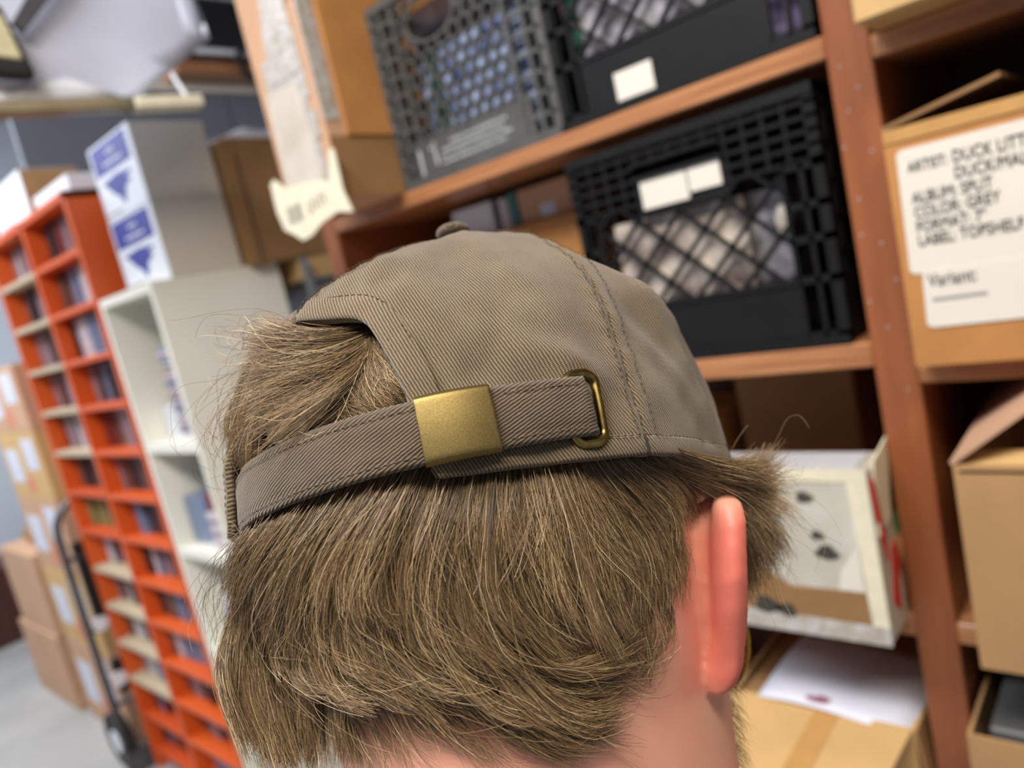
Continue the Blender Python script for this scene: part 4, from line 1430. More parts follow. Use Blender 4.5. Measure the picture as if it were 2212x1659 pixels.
# D-shaped ring through the strap's end
cs, cz, hw_, hh_, rc = 0.0885, 0.01465, 0.0050, 0.0103, 0.0038
ring = []
for cxs, czs, a0 in ((1, 1, 0), (-1, 1, 90), (-1, -1, 180), (1, -1, 270)):
    for k in range(7):
        a = math.radians(a0 + 15 * k)
        ring.append((cs + cxs * (hw_ - rc) + rc * math.cos(a), cz + czs * (hh_ - rc) + rc * math.sin(a)))
ring_w = []
for s, z in ring:
    a = arc_angle(s)
    ring_w.append(HW(cap_pt(a, z, 0.0019 if s > cs - 0.001 else 0.0012, False) + Vector((0, 0, 0))))
dense = []
for i in range(len(ring_w)):
    dense += [ring_w[i], (ring_w[i] + ring_w[(i + 1) % len(ring_w)]) / 2] if (ring_w[i] - ring_w[(i + 1) % len(ring_w)]).length > 0.003 else [ring_w[i]]
MB().tube(dense, 0.00145, 12, closed=True).build('strap_ring', M_brass2, cap, smooth=True)

# ------------------------------------------------------------------ person: head, neck and ears as one skin
person = thing('person', (-0.16, 0.13, 0.0), 'person seen from behind with wavy light brown hair, head bowed, wearing a cap', 'person')
# head sections: height, half width, back, front (metres, head frame)
HT = np.array([
[-0.24,.060,-.068,.046],[-.20,.057,-.064,.044],[-.145,.059,-.065,.044],[-.128,.062,-.067,.075],[-.115,.062,-.068,.090],
[-.095,.0635,-.070,.094],[-.075,.0665,-.074,.095],[-.055,.0705,-.080,.095],[-.035,.0735,-.088,.096],[-.015,.076,-.095,.097],[0,.077,-.098,.097]])


def sect(z):
    if z <= 0:
        return [float(np.interp(z, HT[:, 0], HT[:, k])) for k in (1, 2, 3)]
    sc = cap_sc(z)
    w = min(z / CH, 1)
    return max(0.004, CA * sc - 0.0086), -max(0.004, CB * sc - 0.0074) + CYS * w, max(0.004, CB * sc - 0.0084) + CYS * w


def head_pt(th, z, off=0.0):
    """th = 0 at the back, +90 degrees at the right ear"""
    a, yb, yf = sect(z)
    yc, b = (yb + yf) / 2, (yf - yb) / 2
    c = -math.cos(th)
    x = (a + off) * math.sin(th)
    y = yc + (b + off) * c
    if c > 0 and -0.14 < z < 0.01:
        x *= 1 - 0.30 * c ** 2                       # narrower face
    if c > 0.6 and z < 0.0:                          # nose, brow, lips, eye hollows
        fx = x
        nose = 0.024 * math.exp(-(fx / 0.011) ** 2) * max(0.0, math.exp(-((z + 0.068) / 0.016) ** 2))
        nose += 0.012 * math.exp(-(fx / 0.009) ** 2) * math.exp(-((z + 0.045) / 0.016) ** 2)
        eye = -0.009 * math.exp(-((abs(fx) - 0.031) / 0.013) ** 2) * math.exp(-((z + 0.040) / 0.010) ** 2)
        brow = 0.004 * math.exp(-((z + 0.022) / 0.008) ** 2) * math.exp(-(fx / 0.05) ** 2)
        lip = 0.005 * math.exp(-(fx / 0.022) ** 2) * (math.exp(-((z + 0.092) / 0.004) ** 2) + math.exp(-((z + 0.101) / 0.004) ** 2))
        y += nose + eye + brow + lip
    return Vector((x, y, z))


zs_h = list(np.linspace(-0.24, -0.15, 8)) + list(np.linspace(-0.14, 0.0, 46)) + [CH * math.sin(k * PI / 40) * 0.93 for k in range(1, 21)]
NT = 120
hv, hf = [], []
for z in zs_h:
    for k in range(NT):
        hv.append(head_pt(2 * PI * k / NT, z))
for i in range(len(zs_h) - 1):
    hf += [(i * NT + k, i * NT + (k + 1) % NT, (i + 1) * NT + (k + 1) % NT, (i + 1) * NT + k) for k in range(NT)]
hf.append(tuple(range(NT - 1, -1, -1)))
hf.append(tuple((len(zs_h) - 1) * NT + k for k in range(NT)))
# ears: height, rim x, rim y, root x, root y
EAR = [(-0.0112, 0.0885, -0.0030, 0.0845, 0.0000), (-0.0130, 0.0912, -0.0065, 0.0795, 0.0010), (-0.0165, 0.0938, -0.0100, 0.0755, 0.0010), (-0.0220, 0.0945, -0.0122, 0.0730, 0.0000),
       (-0.0300, 0.0932, -0.0136, 0.0712, -0.0015), (-0.0387, 0.0914, -0.0136, 0.0700, -0.0028), (-0.0480, 0.0886, -0.0105, 0.0682, -0.0025), (-0.0566, 0.0852, -0.0065, 0.0662, -0.0005),
       (-0.0625, 0.0828, -0.0040, 0.0640, 0.0005), (-0.0670, 0.0808, -0.0030, 0.0632, 0.0005), (-0.0700, 0.0786, -0.0022, 0.0640, 0.0005), (-0.0722, 0.0762, -0.0015, 0.0665, 0.0000), (-0.0732, 0.0738, -0.0010, 0.0695, -0.0004)]
EAR = [(z, rx - 0.0024, ry, ox, oy) for z, rx, ry, ox, oy in EAR]
EZ = np.array(EAR)
POST = [(-0.25, 0.0015), (0.0, 0.0012), (0.12, 0.0022), (0.24, 0.0012), (0.33, -0.0008), (0.42, -0.0006), (0.52, 0.0008), (0.64, 0.0018), (0.78, 0.0022), (0.90, 0.0016), (0.97, 0.0004), (1.0, -0.0014)]
ANTE = [(0.985, -0.0048), (0.90, -0.0062), (0.80, -0.0052), (0.68, -0.0036), (0.50, -0.0040), (0.32, -0.0032), (0.15, -0.0040), (0.0, -0.0060), (-0.25, -0.008)]


def ear(side):
    vs, fs = [], []
    zz = np.linspace(EAR[0][0], EAR[-1][0], 44)
    for z in zz:
        rx, ry, ox, oy = [float(np.interp(-z, -EZ[:, 0], EZ[:, k])) for k in (1, 2, 3, 4)]
        e = Vector((rx - ox, ry - oy, 0))
        n = Vector((e.y, -e.x, 0)).normalized()
        end = min(1.0, min(z - EAR[-1][0], EAR[0][0] - z) / 0.006)
        sq = 0.35 + 0.65 * math.sqrt(max(0.0, 1 - (1 - max(0.0, end)) ** 2))
        lob = min(1.0, max(0.0, (-0.052 - z) / 0.014))       # the lobe is plump and plain
        for u, h in POST + ANTE:
            hh = h * (1 - lob) + lob * (0.0028 * math.sin(PI * min(1, max(0.08, u))) if h > -0.002 and u < 1.0 else (h if u > 0.97 else -0.0045))
            p = Vector((ox, oy, z)) + e * u + n * (hh * sq)
            vs.append(Vector((p.x * side, p.y, p.z)))
    k = len(POST) + len(ANTE)
    for i in range(len(zz) - 1):
        for j in range(k):
            q = (i * k + j, i * k + (j + 1) % k, (i + 1) * k + (j + 1) % k, (i + 1) * k + j)
            fs.append(q if side > 0 else q[::-1])
    fs.append(tuple(range(k)) if side < 0 else tuple(range(k - 1, -1, -1)))
    b = [(len(zz) - 1) * k + j for j in range(k)]
    fs.append(tuple(b) if side > 0 else tuple(b[::-1]))
    return vs, fs


mb = MB()
mb.add(hv, hf)
for sd in (1, -1):
    ev, ef = ear(sd)
    mb.add(ev, ef)
me = bpy.data.meshes.new('body')
me.from_pydata(mb.v, [], mb.f)
bm = bmesh.new()
bm.from_mesh(me)
bmesh.ops.recalc_face_normals(bm, faces=bm.faces)
bm.to_mesh(me)
bm.free()
tmp = bpy.data.objects.new('tmp_body', me)
COL.objects.link(tmp)
md = tmp.modifiers.new('r', 'REMESH')
md.mode = 'VOXEL'
md.voxel_size = 0.00095
md = tmp.modifiers.new('s', 'SMOOTH')
md.factor = 0.5
md.iterations = 5
dg = bpy.context.evaluated_depsgraph_get()
me2 = bpy.data.meshes.new_from_object(tmp.evaluated_get(dg))
bpy.data.objects.remove(tmp)
nv = len(me2.vertices)
co = np.empty(nv * 3)
me2.vertices.foreach_get('co', co)
co = co.reshape(-1, 3)
# redness of ears and painted shade between strands as point attributes
inz = np.clip(np.minimum(np.minimum(co[:, 2] + 0.0775, 99) * 3.0, -0.006 - co[:, 2]) / 0.02, 0, 1)
ax = np.abs(co[:, 0])
flush = np.clip((ax - np.interp(co[:, 2], EZ[::-1, 0], EZ[::-1, 3])) / 0.018 + 0.35, 0, 1) * inz * np.clip((0.035 - np.abs(co[:, 1] + 0.004)) / 0.025, 0, 1)
flush = flush * flush * (3 - 2 * flush) * 0.75
scalp_shade = np.clip((co[:, 2] + 0.058 - 0.9 * np.clip(co[:, 1] + 0.045, 0, 0.05)) / 0.016, 0, 1) * np.clip((0.0785 - ax) / 0.003, 0, 1) * np.clip((0.045 - co[:, 1]) / 0.01, 0, 1)
me2.attributes.new('flush', 'FLOAT', 'POINT').data.foreach_set('value', flush.astype(np.float32))
me2.attributes.new('scalp_shade', 'FLOAT', 'POINT').data.foreach_set('value', scalp_shade.astype(np.float32))
org = Vector(person.location)
W = hwn(co) - np.array(org)
me2.vertices.foreach_set('co', W.astype(np.float32).ravel())
me2.polygons.foreach_set('use_smooth', [True] * len(me2.polygons))
me2.update()
me2.name = 'body'

skin = bpy.data.materials.new('skin')
skin.use_nodes = True
nt = skin.node_tree
L_ = nt.links.new
bs = nt.nodes['Principled BSDF']
bs.inputs['Roughness'].default_value = 0.48
bs.inputs['Specular IOR Level'].default_value = 0.4
bs.subsurface_method = 'RANDOM_WALK'
bs.inputs['Subsurface Weight'].default_value = 0.35
bs.inputs['Subsurface Radius'].default_value = (1.0, 0.32, 0.18)
bs.inputs['Subsurface Scale'].default_value = 0.006
at1 = nt.nodes.new('ShaderNodeAttribute')
at1.attribute_name = 'flush'
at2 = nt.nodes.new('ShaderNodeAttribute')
at2.attribute_name = 'scalp_shade'
tc = nt.nodes.new('ShaderNodeTexCoord')
nz = nt.nodes.new('ShaderNodeTexNoise')
nz.inputs['Scale'].default_value = 55
nz.inputs['Detail'].default_value = 4
L_(tc.outputs['Object'], nz.inputs['Vector'])
m0 = nt.nodes.new('ShaderNodeMix')
m0.data_type = 'RGBA'
m0.inputs['A'].default_value = lin((246, 192, 164))
m0.inputs['B'].default_value = lin((240, 164, 142))
L_(nz.outputs['Fac'], m0.inputs['Factor'])
m1 = nt.nodes.new('ShaderNodeMix')
m1.data_type = 'RGBA'
m1.inputs['B'].default_value = lin((206, 88, 78))
L_(m0.outputs['Result'], m1.inputs['A'])
L_(at1.outputs['Fac'], m1.inputs['Factor'])
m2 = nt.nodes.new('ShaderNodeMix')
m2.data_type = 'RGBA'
m2.inputs['B'].default_value = lin((92, 64, 46))  # dark brown painted in so gaps in the hair look shaded
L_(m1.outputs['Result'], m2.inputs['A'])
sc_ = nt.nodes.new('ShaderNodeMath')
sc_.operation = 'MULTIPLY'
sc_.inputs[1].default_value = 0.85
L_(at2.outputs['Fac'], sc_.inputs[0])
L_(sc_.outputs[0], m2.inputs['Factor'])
L_(m2.outputs['Result'], bs.inputs['Base Color'])
pn = nt.nodes.new('ShaderNodeTexNoise')
pn.inputs['Scale'].default_value = 1400
pn.inputs['Detail'].default_value = 2
L_(tc.outputs['Object'], pn.inputs['Vector'])
bp = nt.nodes.new('ShaderNodeBump')
bp.inputs['Strength'].default_value = 0.12
bp.inputs['Distance'].default_value = 0.0004
L_(pn.outputs['Fac'], bp.inputs['Height'])
L_(bp.outputs[0], bs.inputs['Normal'])
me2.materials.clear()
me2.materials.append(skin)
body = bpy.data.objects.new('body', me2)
COL.objects.link(body)
body.parent = person
WL[body.name] = org
# eyes
for sd in (1, -1):
    ev = MB()
    c = Vector((0.031 * sd, 0.079, -0.040))
    for i in range(9):
        for j in range(14):
            a, ph = PI * i / 8, 2 * PI * j / 14
            ev.v.append(tuple(HW(c + Vector((math.sin(a) * math.cos(ph), math.sin(a) * math.sin(ph), math.cos(a))) * 0.0118)))
    ev.f = [(i * 14 + j, (i + 1) * 14 + j, (i + 1) * 14 + (j + 1) % 14, i * 14 + (j + 1) % 14) for i in range(8) for j in range(14)]
    ev.build('eye', M_paper, person, smooth=True)

# clothing below the frame
RV = Vector((HM[0][0], HM[1][0], 0)).normalized()
FV = Vector((-RV.y, RV.x, 0))
NB0 = HW((0, -0.008, -0.19))


def body_ring(c, a, b, n=28):
    return [c + RV * (a * math.cos(2 * PI * k / n)) + FV * (b * math.sin(2 * PI * k / n)) for k in range(n)]


def loft(rings, cap_ends=True):
    n = len(rings[0])
    mb = MB()
    mb.v = [tuple(p) for r in rings for p in r]
    for i in range(len(rings) - 1):
        mb.f += [(i * n + k, i * n + (k + 1) % n, (i + 1) * n + (k + 1) % n, (i + 1) * n + k) for k in range(n)]
    if cap_ends:
        mb.f.append(tuple(range(n - 1, -1, -1)))
        mb.f.append(tuple((len(rings) - 1) * n + k for k in range(n)))
    return mb


M_shirt = mat('grey_cotton', (78, 82, 90), 0.9, var=0.15, vscale=30)
M_trouser = mat('dark_denim', (48, 54, 70), 0.9, var=0.2, vscale=60)
base = Vector((NB0.x, NB0.y, 0))
tor = [(1.345, 0.075, 0.075), (1.325, 0.13, 0.085), (1.30, 0.185, 0.10), (1.25, 0.21, 0.115), (1.15, 0.20, 0.125), (1.0, 0.175, 0.115), (0.90, 0.18, 0.12), (0.82, 0.19, 0.125)]
sh_ = loft([body_ring(base + Vector((0, 0, z)) - FV * 0.02 * (1.345 - z), a, b) for z, a, b in tor])
for sd in (1, -1):
    arm = []
    for k, (z, out, r) in enumerate([(1.295, 0.17, 0.05), (1.26, 0.205, 0.062), (1.15, 0.235, 0.055), (1.02, 0.255, 0.048), (0.90, 0.25, 0.042), (0.80, 0.21, 0.038)]):
        c = base + RV * out * sd + Vector((0, 0, z)) + FV * (0.05 * max(0, 1.02 - z) * 4)
        arm.append([c + (RV * math.cos(2 * PI * q / 16) + FV * math.sin(2 * PI * q / 16)) * r for q in range(16)])
    l2 = loft(arm)
    sh_.add(l2.v, l2.f)
sh_.build('shirt', M_shirt, person, smooth=True)
tr = loft([body_ring(base + Vector((0, 0, z)) - FV * 0.01, a, b) for z, a, b in [(0.90, 0.17, 0.115), (0.82, 0.182, 0.12), (0.74, 0.18, 0.12)]])
for sd in (1, -1):
    leg = []
    for z, out, r in [(0.78, 0.09, 0.09), (0.65, 0.095, 0.082), (0.42, 0.10, 0.062), (0.25, 0.105, 0.058), (0.06, 0.11, 0.055)]:
        c = base + RV * out * sd + Vector((0, 0, z))
        leg.append([c + (RV * math.cos(2 * PI * q / 18) + FV * math.sin(2 * PI * q / 18)) * r for q in range(18)])
    l2 = loft(leg)
    tr.add(l2.v, l2.f)
tr.build('trousers', M_trouser, person, smooth=True)
for sd in (1, -1):
    c = base + RV * 0.115 * sd + FV * 0.05
    rings = []
    for z, a, b in [(0.0, 0.045, 0.13), (0.02, 0.047, 0.135), (0.05, 0.043, 0.125), (0.075, 0.036, 0.09), (0.10, 0.034, 0.055)]:
        rings.append(body_ring(c + Vector((0, 0, z)) - FV * (0.35 * max(0, z - 0.05)), a, b, 20))
    loft(rings).build('shoe', M_rubber, person, smooth=True)

# ------------------------------------------------------------------ gold-rimmed glasses
gl = thing('glasses', HW((0, 0.10, -0.06)), 'thin gold rimmed glasses worn by the person, rim just showing past the ear', 'glasses')
M_lens = bpy.data.materials.new('lens')
M_lens.use_nodes = True
lb_ = M_lens.node_tree.nodes['Principled BSDF']
lb_.inputs['Transmission Weight'].default_value = 1.0
lb_.inputs['Roughness'].default_value = 0.02
lb_.inputs['IOR'].default_value = 1.1
for sd in (1, -1):
    c = Vector((0.0292 * sd, 0.102, -0.064))
    rg = [HW(c + Vector((0.0255 * math.cos(a), -0.010 * (0.5 + 0.5 * sd * math.cos(a)) ** 2, 0.0255 * math.sin(a)))) for a in [2 * PI * k / 40 for k in range(40)]]
    MB().tube(rg, 0.0012, 8, closed=True).build('rim', M_gold, gl, smooth=True)
    mb = MB()
    mb.v = [tuple(HW(c))] + [tuple(p) for p in rg]
    mb.f = [(0, k + 1, (k + 1) % 40 + 1) for k in range(40)]
    mb.build('lens', M_lens, gl, smooth=True)
    MB().tube([HW((0.059 * sd, 0.092, -0.050)), HW((0.066 * sd, 0.075, -0.044)), HW((0.0745 * sd, 0.03, -0.026)), HW((0.0765 * sd, 0.008, -0.017))],
              0.001, 8).build('temple_arm', M_gold, gl, smooth=True)
MB().tube([HW((-0.009, 0.103, -0.057)), HW((0, 0.112, -0.052)), HW((0.009, 0.103, -0.057))], 0.0011, 8).build('bridge', M_gold, gl, smooth=True)
GUIDES = {
 'back_left': [
  [-232,-956,35,-228,-989,-15,-263,-995,-57,-319,-977,-90,-377,-948,-117,-428,-923,-148,-457,-916,-196,-466,-925,-260,-469,-939,-330],
  [-106,-991,38,-107,-1024,-21,-152,-1032,-72,-220,-1016,-113,-289,-990,-150,-356,-960,-188,-416,-933,-230,-454,-922,-285,-464,-933,-359],
  [21,-1000,39,-4,-1036,-29,-66,-1048,-90,-149,-1032,-138,-233,-994,-172,-317,-946,-200,-394,-904,-234,-444,-885,-292,-462,-895,-379],
  [135,-985,41,95,-1019,-35,32,-1036,-106,-44,-1030,-173,-120,-1007,-236,-195,-972,-297,-260,-929,-359,-277,-898,-417,-218,-899,-463],
  [217,-962,49,196,-996,-17,155,-1020,-81,104,-1028,-146,51,-1023,-210,-2,-1010,-273,-44,-988,-337,-49,-961,-402,-7,-936,-459],
  [290,-930,53,272,-968,-9,236,-997,-71,190,-1012,-133,143,-1015,-197,104,-1006,-263,91,-985,-330,118,-957,-387,175,-925,-429],
  [356,-893,46,345,-932,-16,318,-961,-78,281,-978,-142,242,-984,-206,209,-979,-273,196,-960,-340,213,-929,-401,252,-891,-453],
 ],
 'back_mid': [
  [349,-886,48,330,-918,-16,298,-943,-80,259,-957,-143,218,-961,-208,185,-954,-274,172,-935,-342,190,-903,-403,230,-866,-456],
  [405,-847,37,392,-877,-33,367,-901,-102,335,-914,-172,306,-914,-244,291,-900,-317,296,-872,-386,322,-831,-444,361,-785,-492],
  [472,-789,37,463,-820,-36,446,-843,-110,427,-851,-187,413,-843,-265,409,-822,-341,419,-786,-410,444,-738,-465,482,-683,-508],
  [531,-727,40,530,-753,-38,524,-769,-118,516,-769,-200,511,-754,-281,511,-727,-359,520,-688,-429,541,-635,-484,574,-572,-523],
  [582,-661,44,595,-674,-31,601,-678,-109,603,-669,-187,603,-651,-264,603,-627,-338,606,-594,-409,615,-547,-468,634,-488,-512],
  [634,-579,44,652,-583,-27,667,-575,-98,678,-554,-168,686,-527,-236,692,-497,-304,692,-467,-371,686,-440,-440,673,-416,-509],
 ],
 'behind_ear': [
  [634,-579,44,648,-577,-22,659,-564,-86,665,-539,-148,669,-509,-209,672,-476,-268,672,-442,-327,668,-411,-386,659,-386,-448],
  [675,-499,46,694,-484,-13,713,-453,-65,727,-411,-114,736,-369,-162,740,-330,-214,738,-297,-271,731,-272,-330,720,-251,-391],
  [716,-397,42,734,-382,-4,752,-346,-37,766,-300,-66,775,-256,-101,778,-218,-142,775,-187,-188,768,-166,-240,758,-152,-293],
  [757,-244,42,775,-233,3,787,-196,-20,795,-146,-36,801,-96,-52,802,-47,-71,800,2,-91,796,47,-116,788,89,-147],
 ],
 'lower_left': [
  [-446,-887,-201,-456,-907,-263,-463,-924,-326,-465,-934,-390,-464,-933,-454,-460,-920,-517,-454,-901,-579,-446,-881,-641,-436,-861,-702],
  [-437,-829,-252,-447,-851,-311,-454,-872,-371,-457,-887,-432,-457,-887,-495,-452,-874,-556,-446,-854,-617,-437,-836,-678,-428,-820,-739],
  [-364,-812,-304,-405,-805,-352,-434,-810,-403,-446,-821,-460,-447,-817,-522,-442,-801,-584,-435,-783,-645,-430,-768,-708,-426,-755,-771],
 ],
 'lower_curl': [
  [-152,-917,-275,-200,-914,-330,-250,-896,-376,-273,-876,-421,-242,-868,-466,-178,-868,-500,-107,-870,-523,-35,-865,-543,37,-856,-561],
  [50,-944,-247,38,-951,-302,27,-950,-357,28,-939,-408,50,-919,-452,87,-896,-488,130,-871,-517,173,-844,-543,217,-816,-568],
  [186,-910,-268,188,-917,-328,194,-912,-386,209,-894,-438,235,-865,-482,268,-831,-519,305,-795,-549,344,-757,-575,383,-717,-598],
  [309,-850,-290,320,-853,-358,334,-841,-422,354,-811,-479,380,-771,-528,411,-726,-570,445,-678,-605,480,-626,-632,516,-571,-655],
  [407,-779,-310,425,-772,-389,448,-749,-462,474,-705,-524,502,-651,-577,534,-591,-620,570,-525,-647,606,-454,-656,640,-381,-648],
 ],
 'tuft': [
  [383,-762,-369,410,-743,-427,441,-715,-478,474,-676,-520,507,-628,-551,541,-574,-571,575,-519,-577,610,-462,-571,643,-405,-557],
  [432,-723,-368,455,-708,-425,483,-681,-473,513,-641,-512,542,-592,-538,574,-539,-549,606,-484,-549,637,-430,-537,667,-375,-520],
  [467,-687,-376,490,-669,-440,521,-634,-490,556,-584,-522,591,-524,-537,626,-462,-535,658,-400,-522,687,-337,-503,715,-274,-482],
 ],
 'nape': [
  [-408,-716,-442,-397,-719,-482,-394,-718,-522,-402,-710,-562,-411,-708,-601,-414,-721,-640,-413,-742,-677,-413,-766,-713,-413,-790,-748],
  [-99,-833,-471,-88,-835,-511,-77,-834,-551,-66,-830,-590,-53,-823,-628,-42,-812,-666,-36,-799,-704,-38,-786,-742,-42,-772,-781],
  [77,-831,-485,96,-830,-527,114,-825,-568,134,-814,-608,156,-799,-645,180,-781,-680,203,-761,-714,223,-740,-750,242,-719,-786],
  [226,-778,-518,249,-773,-559,271,-761,-599,294,-744,-637,316,-721,-672,339,-695,-706,361,-667,-737,383,-638,-768,405,-607,-797],
  [357,-689,-556,387,-670,-608,419,-643,-654,452,-606,-691,488,-561,-713,523,-511,-723,557,-458,-722,589,-406,-710,619,-355,-689],
  [467,-597,-546,491,-583,-583,510,-562,-619,525,-537,-655,539,-508,-688,553,-474,-716,568,-436,-738,584,-395,-752,601,-352,-763],
 ],
 'temple': [
  [650,300,75,693,319,57,735,338,38,777,358,20,820,379,6,863,400,1,904,418,12,939,431,41,967,440,80],
  [666,300,63,711,320,37,757,341,11,803,361,-14,850,380,-37,899,399,-54,950,416,-59,998,430,-46,1045,440,-19],
  [697,300,37,740,320,6,783,340,-26,826,359,-59,867,377,-94,907,395,-130,943,413,-170,972,428,-215,997,440,-265],
  [758,300,-12,789,324,-52,820,347,-93,850,368,-136,878,387,-181,899,404,-229,915,419,-281,928,431,-334,938,440,-389],
  [793,300,-89,805,326,-133,818,350,-177,830,371,-224,840,390,-272,846,407,-321,848,422,-371,848,432,-422,846,440,-474],
  [797,300,-175,796,327,-217,794,350,-261,790,369,-308,785,386,-354,777,402,-402,768,416,-449,760,429,-497,752,440,-545],
 ],
 'over_ear': [
  [675,-300,66,717,-245,26,762,-190,-12,810,-136,-47,855,-79,-80,890,-15,-111,915,54,-141,931,127,-172,944,200,-202],
  [766,-300,44,801,-241,10,842,-186,-22,887,-132,-53,928,-75,-82,959,-11,-108,982,58,-133,998,129,-158,1011,200,-184],
  [824,-300,30,854,-243,8,884,-185,-12,912,-125,-28,937,-63,-42,959,1,-50,975,67,-50,989,133,-45,1002,200,-38],
 ],
 'hole_top': [
  [174,-838,529,131,-902,513,76,-952,515,8,-971,538,-63,-957,568,-134,-931,598,-198,-914,625,-238,-934,638,-248,-997,632],
  [191,-843,507,158,-905,481,115,-960,471,56,-996,479,-13,-1008,497,-84,-1006,520,-152,-994,546,-219,-978,575,-286,-962,604],
  [202,-849,485,185,-899,444,159,-950,412,119,-997,394,65,-1032,389,1,-1049,391,-66,-1055,394,-134,-1053,394,-202,-1049,393],
  [211,-856,459,202,-901,411,186,-949,367,156,-996,333,111,-1035,309,55,-1064,290,-7,-1081,278,-73,-1086,274,-140,-1088,273],
  [219,-860,441,220,-897,389,216,-936,340,201,-977,296,173,-1018,257,134,-1053,225,83,-1080,200,26,-1098,183,-35,-1111,171],
 ],
 'hole_low': [
  [-248,-826,516,-216,-862,477,-184,-898,437,-152,-932,395,-122,-960,349,-92,-981,299,-60,-992,247,-24,-992,198,18,-984,153],
  [7,-901,472,13,-925,431,20,-949,390,29,-969,347,43,-984,305,63,-992,262,88,-991,223,117,-982,188,149,-966,156],
  [116,-890,469,120,-915,428,125,-938,386,134,-956,343,146,-969,300,165,-974,257,190,-969,220,222,-953,192,257,-929,171],
  [175,-870,483,181,-893,444,189,-915,405,199,-932,364,213,-944,323,231,-950,281,252,-946,243,278,-929,212,306,-904,187],
  [205,-863,474,218,-881,441,230,-899,407,243,-914,373,258,-924,337,273,-930,301,288,-928,265,302,-917,230,316,-898,199],
  [215,-864,463,234,-877,435,252,-890,406,269,-901,377,286,-910,345,300,-915,313,310,-915,279,316,-907,244,321,-894,211],
 ],
 'hole_left': [
  [-285,-837,592,-312,-860,559,-338,-879,523,-361,-893,484,-382,-902,441,-398,-906,396,-411,-908,349,-420,-907,302,-426,-905,254],
  [-112,-923,490,-150,-950,456,-186,-972,417,-220,-984,374,-257,-982,330,-297,-967,293,-339,-942,266,-383,-910,245,-427,-878,224],
  [5,-959,418,-22,-984,388,-51,-1006,358,-82,-1021,326,-114,-1028,292,-145,-1028,258,-176,-1018,224,-203,-998,192,-229,-973,161],
 ],
 'lower_fill': [
  [-446,-888,-313,-448,-903,-366,-449,-913,-419,-450,-913,-474,-449,-904,-528,-446,-889,-581,-441,-874,-633,-432,-865,-687,-422,-859,-741],
  [-430,-817,-353,-435,-834,-403,-440,-846,-453,-442,-846,-505,-441,-836,-557,-437,-821,-607,-432,-806,-657,-429,-796,-709,-427,-789,-761],
  [-416,-742,-394,-424,-759,-439,-430,-768,-485,-432,-767,-532,-431,-761,-581,-426,-754,-629,-422,-749,-677,-420,-745,-725,-419,-743,-774],
  [-168,-835,-427,-209,-820,-466,-246,-804,-507,-272,-786,-554,-293,-763,-603,-315,-739,-651,-341,-718,-698,-371,-701,-745,-402,-686,-791],
  [-5,-850,-451,-33,-847,-489,-56,-843,-529,-71,-837,-573,-79,-828,-618,-87,-814,-662,-101,-797,-702,-123,-777,-738,-148,-756,-773],
 ],
 'lower_right': [
  [239,-818,-405,270,-799,-480,305,-772,-549,344,-735,-612,384,-688,-668,426,-635,-715,469,-576,-753,512,-511,-780,555,-443,-798],
  [329,-791,-359,345,-772,-439,370,-744,-512,404,-705,-576,441,-655,-630,481,-596,-672,523,-531,-700,565,-461,-711,607,-389,-712],
  [418,-723,-366,430,-709,-433,449,-687,-496,476,-652,-549,507,-606,-589,541,-551,-616,576,-493,-629,610,-432,-629,642,-371,-619],
 ],
 'neck_wisps': [
  [512,-542,-535,527,-512,-568,542,-480,-599,559,-446,-627,576,-409,-650,596,-371,-664,618,-332,-663,641,-296,-647,663,-264,-621],
  [599,-432,-486,605,-412,-513,611,-392,-538,620,-369,-560,632,-344,-572,648,-318,-568,665,-295,-553,680,-274,-532,694,-255,-508],
  [660,-356,-386,661,-339,-423,660,-328,-461,655,-328,-498,645,-339,-534,632,-360,-564,616,-387,-587,597,-418,-605,578,-450,-618],
  [698,-235,-390,700,-216,-422,700,-203,-454,697,-203,-488,691,-216,-519,682,-239,-545,671,-268,-565,658,-299,-581,645,-330,-595],
 ],
 'ear_fuzz': [
  [655,-499,-113,663,-476,-160,669,-455,-208,671,-435,-257,670,-417,-306,666,-403,-357,659,-393,-408,647,-388,-458,632,-388,-509],
  [698,-398,-108,706,-369,-149,713,-341,-191,717,-316,-236,718,-296,-282,715,-280,-331,709,-270,-381,699,-264,-430,688,-261,-480],
  [736,-273,-100,744,-238,-134,751,-206,-169,754,-180,-209,753,-162,-254,749,-151,-301,742,-149,-348,732,-154,-395,720,-165,-441],
 ],
}


def resample_guides(flat):
    return np.array(flat, dtype=float).reshape(-1, 9, 3) * 1e-4


rng = np.random.default_rng(5)
KP = 13


